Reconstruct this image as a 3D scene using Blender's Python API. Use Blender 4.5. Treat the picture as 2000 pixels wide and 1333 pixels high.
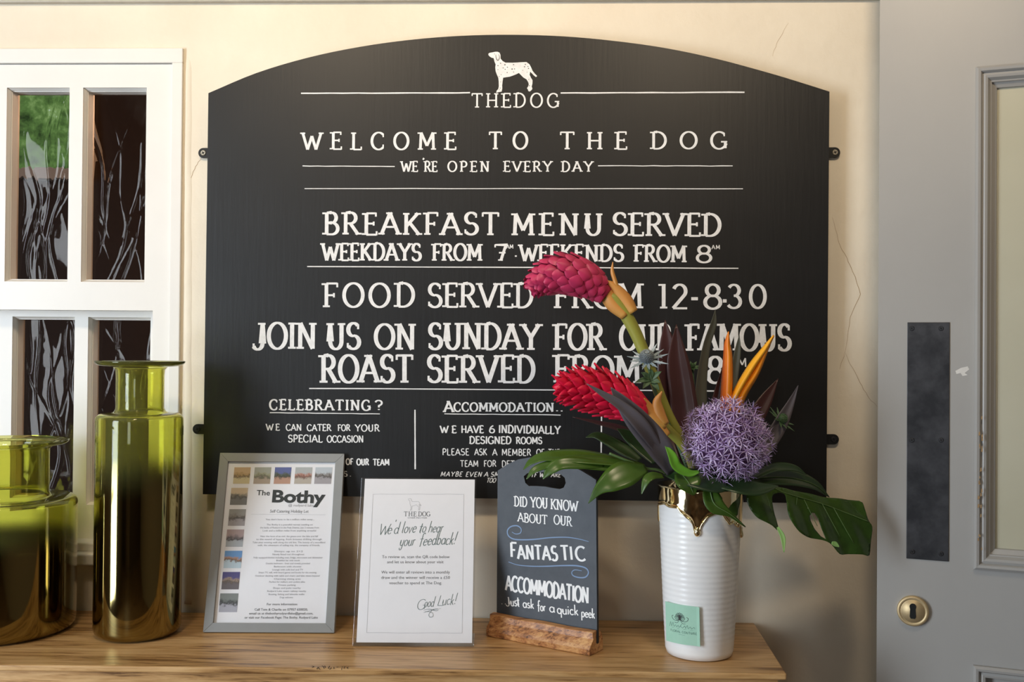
import bpy, bmesh, math, random
from mathutils import Vector, Matrix
random.seed(7)
S = bpy.context.scene
for o in list(bpy.data.objects): bpy.data.objects.remove(o)
COL = S.collection
# ------------------------------------------------------------------ camera
FPX = 2000.0
YAW, PITCH, ROLL = 0.03732, 0.00923, 0.00852
Z0 = 1.0781                      # height of the board's bottom edge above the floor
CAM = Vector((0.07202, -1.97117, 0.28457 + Z0))
fw = Vector((-math.sin(YAW)*math.cos(PITCH), math.cos(YAW)*math.cos(PITCH), math.sin(PITCH)))
r0 = Vector((math.cos(YAW), math.sin(YAW), 0)); u0 = r0.cross(fw)
rt = r0*math.cos(ROLL)+u0*math.sin(ROLL); up = -r0*math.sin(ROLL)+u0*math.cos(ROLL)
cd = bpy.data.cameras.new('camera'); cam = bpy.data.objects.new('camera', cd); COL.objects.link(cam)
m = Matrix((rt, up, -fw)).transposed().to_4x4(); m.translation = CAM; cam.matrix_world = m
cd.sensor_width = 36; cd.lens = 36.0*FPX/2000; cd.clip_start = .05; cd.clip_end = 60
S.camera = cam
# ------------------------------------------------------------------ light, exposure
S.view_settings.view_transform = 'Standard'; S.view_settings.look = 'None'
S.view_settings.exposure = 0.0; S.view_settings.gamma = 1.0; S.view_settings.use_curve_mapping = False
wd = bpy.data.worlds.new('world'); S.world = wd; wd.use_nodes = True
bg = wd.node_tree.nodes['Background']; bg.inputs[0].default_value = (.75, .88, 1, 1); bg.inputs[1].default_value = 1.2
def area(name, loc, target, sx, sy, power, col):
    l = bpy.data.lights.new(name, 'AREA'); l.shape = 'RECTANGLE'; l.size = sx; l.size_y = sy
    l.energy = power; l.color = col
    o = bpy.data.objects.new(name, l); COL.objects.link(o); o.location = loc
    o.rotation_euler = (Vector(target)-Vector(loc)).to_track_quat('-Z', 'Y').to_euler()
    return o
area('window_daylight', (-2.32, -1.95, 1.32), (-1.0, -1.50, 1.30), .84, 1.9, 78, (.80, .90, 1.0))
area('back_window_daylight', (-1.1, -4.85, 1.62), (-1.0, 0, 1.4), .62, 1.3, 10, (.86, .94, 1.0))
def spot(name, loc, target, power, col, size, blend=.8, r=.05):
    l = bpy.data.lights.new(name, 'SPOT'); l.energy = power; l.color = col; l.spot_size = math.radians(size); l.spot_blend = blend; l.shadow_soft_size = r
    o = bpy.data.objects.new(name, l); COL.objects.link(o); o.location = loc
    o.rotation_euler = (Vector(target)-Vector(loc)).to_track_quat('-Z', 'Y').to_euler()
    return o
WARM = (1.0, .80, .56)
# ------------------------------------------------------------------ pixel rays -> points on real planes
def ray(x, y): return (rt*(x-1000)/FPX - up*(y-666.5)/FPX + fw)
def P(x, y, Y): d = ray(x, y); return CAM + d*((Y-CAM.y)/d.y)
def PZ(x, y, Z): d = ray(x, y); return CAM + d*((Z-CAM.z)/d.z)
class Plane:
    def __init__(s, o, ex, ey): s.o = Vector(o); s.ex = Vector(ex).normalized(); s.ey = Vector(ey).normalized(); s.n = s.ex.cross(s.ey)
    def uv(s, x, y):
        d = ray(x, y); t = (s.o-CAM).dot(s.n)/d.dot(s.n); p = CAM+d*t-s.o
        return Vector((p.dot(s.ex), p.dot(s.ey)))
    def w(s, u, v, h=0): return s.o+s.ex*u+s.ey*v+s.n*h
TOP = Z0-.22811                  # sideboard top height
# ------------------------------------------------------------------ materials
MATS = {}
class N:
    def __init__(s, name):
        s.m = bpy.data.materials.new(name); s.m.use_nodes = True; s.t = s.m.node_tree
        s.b = s.t.nodes['Principled BSDF']; s.out = s.t.nodes['Material Output']; MATS[name] = s.m
    def n(s, typ, **k):
        nd = s.t.nodes.new(typ)
        for a, v in k.items():
            if a.startswith('i_'): nd.inputs[a[2:].replace('_', ' ')].default_value = v
            else: setattr(nd, a, v)
        return nd
    def l(s, a, b): s.t.links.new(a, b)
    def coord(s, kind='Object', scale=(1, 1, 1), rot=(0, 0, 0)):
        c = s.n('ShaderNodeTexCoord'); mp = s.n('ShaderNodeMapping'); mp.inputs['Scale'].default_value = scale; mp.inputs['Rotation'].default_value = rot
        s.l(c.outputs[kind], mp.inputs[0]); return mp.outputs[0]
    def noise(s, vec, scale, detail=4, rough=.55, dist=0):
        t = s.n('ShaderNodeTexNoise'); t.inputs['Scale'].default_value = scale; t.inputs['Detail'].default_value = detail
        t.inputs['Roughness'].default_value = rough; t.inputs['Distortion'].default_value = dist; s.l(vec, t.inputs[0]); return t.outputs[0]
    def ramp(s, fac, stops):
        r = s.n('ShaderNodeValToRGB'); e = r.color_ramp.elements
        while len(e) < len(stops): e.new(.5)
        for k, (p, c) in enumerate(stops): e[k].position = p; e[k].color = (c[0], c[1], c[2], 1)
        s.l(fac, r.inputs[0]); return r.outputs[0]
    def bump(s, h, strength=.3, dist=.002, prev=None):
        b = s.n('ShaderNodeBump'); b.inputs['Strength'].default_value = strength; b.inputs['Distance'].default_value = dist
        s.l(h, b.inputs['Height'])
        if prev is not None: s.l(prev, b.inputs['Normal'])
        return b.outputs[0]
    def set(s, **k):
        for a, v in k.items():
            s.b.inputs[a.replace('_', ' ')].default_value = v
        return s
    def base(s, sock): s.l(sock, s.b.inputs['Base Color']); return s
    def nrm(s, sock): s.l(sock, s.b.inputs['Normal']); return s
def simple(name, col, rough=.5, metal=0, var=.08, vs=40, bump=0, bs=200, **k):
    q = N(name); c = q.coord()
    f = q.noise(c, vs)
    q.base(q.ramp(f, [(.3, [x*(1-var) for x in col]), (.7, [min(1, x*(1+var)) for x in col])]))
    q.set(Roughness=rough, Metallic=metal, **k)
    if bump: q.nrm(q.bump(q.noise(c, bs), bump, .001))
    return q.m
# plaster
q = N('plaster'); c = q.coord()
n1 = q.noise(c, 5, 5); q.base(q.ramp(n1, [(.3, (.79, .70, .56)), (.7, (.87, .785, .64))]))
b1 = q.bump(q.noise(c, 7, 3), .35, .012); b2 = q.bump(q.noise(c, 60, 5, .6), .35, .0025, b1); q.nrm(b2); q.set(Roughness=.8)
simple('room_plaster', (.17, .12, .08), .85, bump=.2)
simple('ceiling_plaster', (.45, .40, .33), .85)
simple('beam_paint', (.50, .46, .38), .6, bump=.2)
simple('white_paint', (.83, .80, .75), .38, var=.02, vs=8, bump=.12, bs=120)
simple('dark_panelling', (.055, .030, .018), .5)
simple('seat_leather', (.10, .035, .02), .4)
simple('lamp_shade', (.8, .6, .35), .6)
# grey door paint
q = N('grey_paint'); c = q.coord(); q.base(q.ramp(q.noise(c, 4), [(.3, (.36, .35, .335)), (.7, (.39, .38, .362))]))
q.nrm(q.bump(q.noise(q.coord(scale=(1, 1, .12)), 160, 3), .12, .001)); q.set(Roughness=.42)
simple('worn_paint', (.72, .70, .66), .6)
simple('worn_timber', (.35, .22, .10), .7)
# board paint
q = N('black_paint'); c = q.coord()
st = q.noise(q.coord(scale=(1, 1, .06)), 130, 4, .6)
q.base(q.ramp(q.noise(c, 6), [(.3, (.0065, .0065, .007)), (.7, (.010, .010, .0105))]))
q.nrm(q.bump(st, .22, .0012)); q.set(Roughness=.45); q.b.inputs['Specular IOR Level'].default_value = .4
q = N('board_edge'); q.set(Roughness=.5); q.base(q.ramp(q.noise(q.coord(), 30), [(.3, (.008, .008, .008)), (.7, (.014, .013, .012))]))
# lettering paints
q = N('white_lettering'); c = q.coord(); q.base(q.ramp(q.noise(c, 90, 4, .7), [(.25, (.70, .70, .70)), (.6, (.88, .88, .88))])); q.set(Roughness=.6)
simple('white_chalk_pen', (.88, .88, .88), .6, var=.03)
simple('blue_chalk_pen', (.20, .30, .48), .6)
q = N('slate_paint'); c = q.coord(); q.base(q.ramp(q.noise(c, 14, 6, .7), [(.35, (.044, .052, .066)), (.75, (.075, .085, .100))])); q.set(Roughness=.55); q.nrm(q.bump(q.noise(c, 300), .1, .0005))
simple('slate_edge', (.012, .012, .014), .6)
# woods
def wood(name, cols, sc=1.0, rough=.38, axis=0):
    q = N(name); sv = [1.0, 1.0, 1.0]; sv[axis] = .07
    c = q.coord(scale=[x*sc for x in sv])
    big = q.noise(q.coord(scale=[(.25 if i == axis else 1.0)*sc for i in range(3)]), 9, 3, .5, 1.2)
    fine = q.noise(c, 95, 6, .65, .4)
    pores = q.noise(q.coord(scale=[(.035 if i == axis else 1.0)*sc for i in range(3)]), 260, 3, .6)
    pr_ = q.n('ShaderNodeMapRange'); pr_.inputs['From Min'].default_value = .56; pr_.inputs['From Max'].default_value = .70; pr_.inputs['To Min'].default_value = 0; pr_.inputs['To Max'].default_value = -.16; q.l(pores, pr_.inputs[0])
    fa = q.n('ShaderNodeMath', operation='ADD'); q.l(fine, fa.inputs[0]); q.l(pr_.outputs[0], fa.inputs[1])
    mx = q.n('ShaderNodeMath', operation='MULTIPLY_ADD'); q.l(fa.outputs[0], mx.inputs[0]); mx.inputs[1].default_value = .6
    m2 = q.n('ShaderNodeMath', operation='MULTIPLY'); q.l(big, m2.inputs[0]); m2.inputs[1].default_value = .45; q.l(m2.outputs[0], mx.inputs[2])
    q.base(q.ramp(mx.outputs[0], [(.39, cols[0]), (.49, cols[1]), (.61, cols[2])]))
    q.nrm(q.bump(fine, .22, .0008)); q.set(Roughness=rough); return q.m
wood('oak', [(.17, .075, .022), (.52, .285, .105), (.70, .43, .19)])
wood('oak_edge', [(.16, .08, .03), (.38, .22, .10), (.52, .33, .17)])
wood('pine_stained', [(.10, .035, .012), (.42, .17, .055), (.66, .36, .14)], 1.6, .4)
wood('floor_boards', [(.06, .03, .015), (.16, .085, .04), (.22, .13, .07)], .5, .5)
# metals
simple('black_iron', (.012, .012, .012), .5, .3)
simple('screw_steel', (.55, .50, .40), .35, .9)
simple('dark_screw', (.06, .06, .065), .4, .8)
q = N('dark_bronze'); c = q.coord(); q.base(q.ramp(q.noise(c, 22, 5, .6), [(.35, (.035, .036, .040)), (.7, (.085, .085, .092))])); q.set(Roughness=.5, Metallic=.75)
simple('brass', (.60, .46, .26), .5, .6)
simple('keyhole_black', (.004, .004, .004), .8)
# gold lustre, ceramic
q = N('gold_lustre'); q.base(q.ramp(q.noise(q.coord(), 30), [(.3, (.84, .70, .40)), (.7, (.92, .80, .52))])); q.set(Metallic=1, Roughness=.07)
q.nrm(q.bump(q.noise(q.coord(scale=(1, 1, .5)), 45, 2), .25, .003))
q = N('white_ceramic'); q.base(q.ramp(q.noise(q.coord(), 10), [(.3, (.88, .88, .88)), (.7, (.91, .91, .90))])); q.set(Roughness=.26)
q = N('mint_card'); q.base(q.ramp(q.noise(q.coord(), 60), [(.3, (.34, .60, .46)), (.7, (.37, .63, .49))])); q.set(Roughness=.6)
simple('dark_ink', (.03, .035, .035), .7)
simple('grey_ink', (.16, .17, .19), .7)
simple('pale_ink', (.36, .37, .40), .7)
simple('green_ink', (.12, .17, .17), .7)
simple('mint_ink', (.13, .25, .20), .7)
simple('paper', (.84, .84, .87), .35, var=.01)
simple('frame_grey', (.275, .285, .285), .45, var=.03)
q = N('acrylic'); q.base(q.ramp(q.noise(q.coord(), 5), [(0, (.95, .95, .96)), (1, (.97, .97, .98))])); q.m.name = 'acrylic_old'
# picture glazing / window glass: thin transparent + glossy
def thin_glass(name, tint, bumpy=False, refl=.5):
    q = N(name); q.t.nodes.remove(q.b)
    tr = q.n('ShaderNodeBsdfRefraction' if bumpy else 'ShaderNodeBsdfTransparent')
    if bumpy: tr.inputs['IOR'].default_value = 1.12; tr.inputs['Roughness'].default_value = .02
    tr.inputs[0].default_value = (*tint, 1)
    gl = q.n('ShaderNodeBsdfGlossy'); gl.inputs['Roughness'].default_value = .03; gl.inputs['Color'].default_value = (.66, .62, .58, 1) if bumpy else (.95, .95, .95, 1)
    fr = q.n('ShaderNodeLayerWeight'); fr.inputs['Blend'].default_value = .5
    pw = q.n('ShaderNodeMath', operation='POWER'); q.l(fr.outputs['Facing'], pw.inputs[0]); pw.inputs[1].default_value = 4
    ma = q.n('ShaderNodeMath', operation='MULTIPLY_ADD'); q.l(pw.outputs[0], ma.inputs[0]); ma.inputs[1].default_value = .5; ma.inputs[2].default_value = refl
    mx = q.n('ShaderNodeMixShader'); q.l(ma.outputs[0], mx.inputs[0]); q.l(tr.outputs[0], mx.inputs[1]); q.l(gl.outputs[0], mx.inputs[2]); q.l(mx.outputs[0], q.out.inputs[0])
    if bumpy:
        h = q.noise(q.coord(), 14, 2, .5, .3); b = q.bump(h, .3, .003); q.l(b, gl.inputs['Normal']); q.l(b, fr.inputs['Normal'])
    return q.m
thin_glass('acrylic', (.93, .93, .94), refl=.06)
thin_glass('picture_glass', (.98, .98, .98), refl=.035)
thin_glass('wavy_glass', (.80, .74, .70), True, .022)
q = N('obscured_glass'); q.base(q.ramp(q.noise(q.coord(), 3), [(.3, (.56, .53, .39)), (.7, (.62, .59, .45))])); q.set(Roughness=.3)
q.b.inputs['Transmission Weight'].default_value = .12
# two-tone vase glass: clear green above, mirror coated below (z in object space)
def vase_glass(name, z_lo, z_hi):
    q = N(name); tc = q.n('ShaderNodeTexCoord'); sp = q.n('ShaderNodeSeparateXYZ'); q.l(tc.outputs['Object'], sp.inputs[0])
    mr = q.n('ShaderNodeMapRange'); mr.interpolation_type = 'SMOOTHSTEP'; mr.inputs['From Min'].default_value = z_lo; mr.inputs['From Max'].default_value = z_hi
    mr.inputs['To Min'].default_value = 1; mr.inputs['To Max'].default_value = 0; q.l(sp.outputs[2], mr.inputs[0])
    q.b.inputs['Base Color'].default_value = (.80, .80, .26, 1); q.b.inputs['Transmission Weight'].default_value = .95; q.set(Roughness=.01, IOR=1.36)
    g = q.n('ShaderNodeBsdfPrincipled'); g.inputs['Base Color'].default_value = (.27, .215, .085, 1); g.inputs['Metallic'].default_value = 1; g.inputs['Roughness'].default_value = .07
    mx = q.n('ShaderNodeMixShader'); q.l(mr.outputs[0], mx.inputs[0]); q.l(q.b.outputs[0], mx.inputs[1]); q.l(g.outputs[0], mx.inputs[2]); q.l(mx.outputs[0], q.out.inputs[0])
    return q.m
# plants; local gradient materials use object coordinates of the piece
def plant(name, c1, c2, rough=.45, axis=1, a=0, b=.02, var=.25, trans=.0, sub=0):
    q = N(name); tc = q.n('ShaderNodeTexCoord'); sp = q.n('ShaderNodeSeparateXYZ'); q.l(tc.outputs['Object'], sp.inputs[0])
    mr = q.n('ShaderNodeMapRange'); mr.inputs['From Min'].default_value = a; mr.inputs['From Max'].default_value = b; q.l(sp.outputs[axis], mr.inputs[0])
    oi = q.n('ShaderNodeObjectInfo'); ad = q.n('ShaderNodeMath', operation='MULTIPLY_ADD'); q.l(oi.outputs['Random'], ad.inputs[0]); ad.inputs[1].default_value = var
    nz = q.noise(tc.outputs['Object'], 90, 4); a2 = q.n('ShaderNodeMath', operation='MULTIPLY_ADD'); q.l(nz, a2.inputs[0]); a2.inputs[1].default_value = .4; q.l(mr.outputs[0], a2.inputs[2]); q.l(a2.outputs[0], ad.inputs[2])
    q.base(q.ramp(ad.outputs[0], [(.15, c1), (1.2 if 0 else 1.0, c2)])); q.set(Roughness=rough)
    if sub: q.b.inputs['Subsurface Weight'].default_value = sub; q.b.inputs['Subsurface Radius'].default_value = (.01, .004, .003)
    return q.m
plant('ginger_dusky', (.30, .012, .045), (.55, .035, .12), .42, b=.02)
plant('ginger_red', (.36, .004, .018), (.80, .010, .060), .40, b=.02)
plant('stem_yellow', (.42, .36, .05), (.30, .30, .05), .4, 2, 0, .05)
plant('bract_orange', (.48, .38, .07), (.64, .29, .07), .45, 2, -.02, .04)
plant('allium_petal', (.42, .27, .55), (.70, .58, .82), .5, 0, 0, .012, .3)
simple('allium_core', (.11, .045, .14), .8)
simple('allium_centre', (.20, .10, .24), .6)
plant('heliconia_orange', (.75, .13, .015), (.90, .30, .01), .35, 0, -.004, .006, .1)
plant('heliconia_amber', (.85, .22, .01), (.92, .42, .02), .35, 0, -.004, .006, .1)
plant('cordyline', (.028, .010, .012), (.060, .022, .022), .33, 2, -.1, .1)
plant('cordyline_green', (.022, .028, .016), (.085, .090, .070), .35, 2, -.1, .1)
plant('grey_leaf', (.055, .050, .058), (.10, .088, .10), .38, 2, -.1, .1)
plant('leaf_green', (.018, .050, .006), (.065, .135, .016), .27, 2, -.08, .08, .2)
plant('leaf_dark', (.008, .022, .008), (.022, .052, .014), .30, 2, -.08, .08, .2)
plant('leaf_bright', (.10, .30, .02), (.17, .42, .04), .35, 2, -.05, .05)
simple('leaf_rib', (.10, .17, .05), .4)
simple('leaf_tip', (.26, .46, .14), .4)
plant('sea_holly_silver', (.25, .32, .36), (.55, .62, .64), .5, 1, 0, .02)
plant('sea_holly_head', (.12, .15, .17), (.34, .36, .34), .6, 2, 0, .02)
plant('sea_holly_green', (.06, .13, .05), (.14, .22, .12), .5, 1, 0, .02)
simple('hedge_leaf', (.07, .16, .03), .6)
q = N('garden_glow'); q.b.inputs['Base Color'].default_value = (0, 0, 0, 1)  # self-lit foliage and sky colours for the added panel in the far room
em = q.ramp(q.noise(q.coord(), 9, 5, .7), [(.36, (.012, .03, .008)), (.52, (.07, .15, .04)), (.62, (.16, .28, .10)), (.74, (.7, .9, 1))]); q.l(em, q.b.inputs['Emission Color']); q.b.inputs['Emission Strength'].default_value = 1.5
q = N('lamp_glow'); q.set(Roughness=.5); q.b.inputs['Emission Color'].default_value = (1, .7, .38, 1); q.b.inputs['Emission Strength'].default_value = 6
def photo_mat(name, sky, hill, fore, sc=30):
    q = N(name); tc = q.n('ShaderNodeTexCoord'); sp = q.n('ShaderNodeSeparateXYZ'); q.l(tc.outputs['Object'], sp.inputs[0])
    oi = q.n('ShaderNodeObjectInfo'); va_ = q.n('ShaderNodeVectorMath', operation='ADD'); q.l(tc.outputs['Object'], va_.inputs[0]); q.l(oi.outputs['Location'], va_.inputs[1]); nz = q.noise(va_.outputs[0], 120, 6, .75); ad = q.n('ShaderNodeMath', operation='MULTIPLY_ADD'); q.l(nz, ad.inputs[0]); ad.inputs[1].default_value = .9
    mr = q.n('ShaderNodeMapRange'); mr.inputs['From Min'].default_value = -.014; mr.inputs['From Max'].default_value = .014; mr.inputs['To Min'].default_value = -.45; mr.inputs['To Max'].default_value = .55; q.l(sp.outputs[2], mr.inputs[0]); q.l(mr.outputs[0], ad.inputs[2])
    q.base(q.ramp(ad.outputs[0], [(.30, fore), (.44, [x*.35 for x in hill]), (.56, hill), (.72, sky)])); q.set(Roughness=.5); return q.m
PH = [photo_mat('snapshot_print_%s' % n, *a) for n, a in dict(
    amber=((.55, .38, .20), (.45, .30, .12), (.60, .52, .30)), garden=((.35, .36, .30), (.30, .30, .18), (.38, .30, .22)),
    lake=((.10, .13, .34), (.08, .10, .07), (.48, .28, .20)), terrace=((.42, .44, .44), (.42, .20, .15), (.45, .40, .34)),
    cliff=((.50, .55, .60), (.22, .20, .19), (.36, .34, .36)), sunset=((.62, .50, .34), (.22, .20, .16), (.18, .18, .17)),
    lounge=((.30, .30, .28), (.22, .20, .18), (.36, .34, .36)), jetty=((.42, .32, .32), (.18, .15, .16), (.42, .46, .50)),
    pool=((.14, .32, .62), (.45, .26, .17), (.50, .62, .70)), evening=((.08, .07, .22), (.35, .26, .20), (.14, .12, .13)),
    valley=((.20, .22, .21), (.10, .11, .11), (.40, .40, .46))).items()]
def M(n): return MATS[n]
# ------------------------------------------------------------------ mesh helpers
class MB:
    def __init__(s): s.v = []; s.f = []; s.mi = []; s.uvk = 0
    def add(s, vs, fs, k=0):
        b = len(s.v); s.v += [Vector(v) for v in vs]; s.f += [[b+i for i in f] for f in fs]; s.mi += [k]*len(fs); return s
    def box(s, a, b, k=0):
        x0, y0, z0 = a; x1, y1, z1 = b
        return s.add([(x0, y0, z0), (x1, y0, z0), (x1, y1, z0), (x0, y1, z0), (x0, y0, z1), (x1, y0, z1), (x1, y1, z1), (x0, y1, z1)],
                     [(0, 3, 2, 1), (4, 5, 6, 7), (0, 1, 5, 4), (1, 2, 6, 5), (2, 3, 7, 6), (3, 0, 4, 7)], k)
    def obox(s, pl, u0, u1, v0, v1, h0, h1, k=0):
        vs = [pl.w(u, v, h) for h in (h0, h1) for (u, v) in ((u0, v0), (u1, v0), (u1, v1), (u0, v1))]
        return s.add(vs, [(0, 3, 2, 1), (4, 5, 6, 7), (0, 1, 5, 4), (1, 2, 6, 5), (2, 3, 7, 6), (3, 0, 4, 7)], k)
    def lathe(s, prof, c=(0, 0, 0), n=64, k=0, fn=None):
        c = Vector(c); vs = []; fs = []
        for j, (r, z) in enumerate(prof):
            for i in range(n):
                a = 2*math.pi*i/n; rr, zz = (r, z) if fn is None else fn(r, z, a, j)
                vs.append(c+Vector((rr*math.cos(a), rr*math.sin(a), zz)))
        for j in range(len(prof)-1):
            for i in range(n): fs.append((j*n+i, j*n+(i+1) % n, (j+1)*n+(i+1) % n, (j+1)*n+i))
        return s.add(vs, fs, k)
    def tube(s, pts, rad, n=10, k=0, caps=True):
        pts = [Vector(p) for p in pts]; N_ = len(pts)
        rr = rad if isinstance(rad, (list, tuple)) else [rad]*N_
        vs = []; fs = []; ref = None
        for i in range(N_):
            t = (pts[min(i+1, N_-1)]-pts[max(i-1, 0)]).normalized()
            if ref is None: ref = t.orthogonal().normalized()
            ref = (ref-t*ref.dot(t)).normalized(); b = t.cross(ref)
            for j in range(n):
                a = 2*math.pi*j/n; vs.append(pts[i]+(ref*math.cos(a)+b*math.sin(a))*rr[i])
        for i in range(N_-1):
            for j in range(n): fs.append((i*n+j, i*n+(j+1) % n, (i+1)*n+(j+1) % n, (i+1)*n+j))
        if caps: fs.append(tuple(range(n-1, -1, -1))); fs.append(tuple((N_-1)*n+j for j in range(n)))
        return s.add(vs, fs, k)
    def build(s, name, mats, parent=None, smooth=False, origin=None, **tags):
        me = bpy.data.meshes.new(name); og = Vector(origin) if origin is not None else Vector((0, 0, 0))
        me.from_pydata([v-og for v in s.v], [], s.f)
        if not isinstance(mats, (list, tuple)): mats = [mats]
        for mm in mats: me.materials.append(M(mm) if isinstance(mm, str) else mm)
        me.polygons.foreach_set('material_index', s.mi)
        if smooth: me.polygons.foreach_set('use_smooth', [True]*len(s.f))
        me.update()
        o = bpy.data.objects.new(name, me); COL.objects.link(o); o.location = og
        if parent is not None: adopt(o, parent)
        for a, v in tags.items(): o[a] = v
        return o
def wloc(o):
    p = Vector(o.location)
    if o.parent is not None: pass
    return p
def adopt(o, parent):
    o.parent = parent; o.matrix_parent_inverse = WM[parent.name].inverted() if parent.name in WM else Matrix.Translation(parent.location).inverted()
    WM[o.name] = Matrix.Translation(o.location)
WM = {}
def thing(name, loc, label=None, cat=None, group=None, kind=None):
    o = bpy.data.objects.new(name, None); o.empty_display_size = .05; COL.objects.link(o); o.location = loc
    WM[o.name] = Matrix.Translation(Vector(loc))
    if label: o['label'] = label
    if cat: o['category'] = cat
    if group: o['group'] = group
    if kind: o['kind'] = kind
    return o
def bevel(o, w=.002, seg=2):
    b = o.modifiers.new('bevel', 'BEVEL'); b.width = w; b.segments = seg; b.limit_method = 'ANGLE'; b.angle_limit = math.radians(40); return o
def solid(o, t=.0004, off=0):
    b = o.modifiers.new('thickness', 'SOLIDIFY'); b.thickness = t; b.offset = off; return o
def cr(pts, n=8):
    """smooth curve through points (works for Vectors of any size)"""
    pts = [Vector(p) for p in pts]; q = [pts[0]*2-pts[1]]+pts+[pts[-1]*2-pts[-2]]; out = []
    for i in range(1, len(q)-2):
        for k in range(n):
            t = k/n; a, b, c, d = q[i-1], q[i], q[i+1], q[i+2]
            out.append(.5*((2*b)+(c-a)*t+(2*a-5*b+4*c-d)*t*t+(3*b-a-3*c+d)*t**3))
    out.append(pts[-1]); return out
def fill2d(outline, holes=(), cut=None):
    """triangulated flat region with holes, optionally cut into cells of size `cut`"""
    bm = bmesh.new()
    for loop in [outline]+list(holes):
        vs = [bm.verts.new((p[0], p[1], 0)) for p in loop]
        for i in range(len(vs)): bm.edges.new((vs[i], vs[(i+1) % len(vs)]))
    bmesh.ops.triangle_fill(bm, edges=bm.edges[:], use_beauty=True, use_dissolve=False)
    if cut:
        for ax in (0, 1):
            lo = min(v.co[ax] for v in bm.verts); hi = max(v.co[ax] for v in bm.verts); x = lo+cut
            while x < hi:
                no = [0, 0, 0]; no[ax] = 1; co = [0, 0, 0]; co[ax] = x
                bmesh.ops.bisect_plane(bm, geom=bm.verts[:]+bm.edges[:]+bm.faces[:], plane_co=co, plane_no=no); x += cut
    bm.normal_update()
    if sum(f.normal.z*f.calc_area() for f in bm.faces) < 0: bmesh.ops.reverse_faces(bm, faces=bm.faces[:])
    bm.verts.index_update(); vs = [v.co.copy() for v in bm.verts]; fs = [[v.index for v in f.verts] for f in bm.faces]; bm.free()
    return vs, fs
def slab(mb, pl, outline, holes, h0, h1, kf=0, ks=0, cut=None):
    vs, fs = fill2d(outline, holes, cut)
    mb.add([pl.w(v.x, v.y, h1) for v in vs], fs, kf); mb.add([pl.w(v.x, v.y, h0) for v in vs], [f[::-1] for f in fs], ks)
    for loop in [outline]+list(holes):
        n = len(loop); A = [pl.w(p[0], p[1], h0) for p in loop]+[pl.w(p[0], p[1], h1) for p in loop]
        mb.add(A, [(i, (i+1) % n, n+(i+1) % n, n+i) for i in range(n)], ks)
def ribbon(pts, width, wfn=None):
    """flat 2-D stroke with mitred joints"""
    pts = [Vector(p) for p in pts]
    cl = (pts[0]-pts[-1]).length < 1e-6
    if cl: pts = pts[:-1]
    n = len(pts); vs = []
    for i in range(n):
        a = pts[(i-1) % n] if (cl or i) else None; b = pts[(i+1) % n] if (cl or i < n-1) else None
        d1 = (pts[i]-a).normalized() if a is not None else None; d2 = (b-pts[i]).normalized() if b is not None else None
        d = d1+d2 if (d1 is not None and d2 is not None) else (d1 if d2 is None else d2)
        if d.length < 1e-6: d = d2
        d = d.normalized(); nn = Vector((-d.y, d.x)); w = width if wfn is None else wfn(d, i/(max(1, n-1)))
        mit = 1.0
        if d1 is not None and d2 is not None: mit = min(1.8, 1/max(.3, abs(d.dot(d2))))
        vs += [pts[i]+nn*w*.5*mit, pts[i]-nn*w*.5*mit]
    fs = [(2*i, 2*i+1, 2*i+3, 2*i+2) for i in range(n-1)]
    if cl: fs.append((2*n-2, 2*n-1, 1, 0))
    return vs, fs
# ------------------------------------------------------------------ brush lettering
def arc(cx, cy, rx, ry, a0, a1, n=14):
    return [(cx+rx*math.cos(math.radians(a0+(a1-a0)*i/n)), cy+ry*math.sin(math.radians(a0+(a1-a0)*i/n))) for i in range(n+1)]
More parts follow.
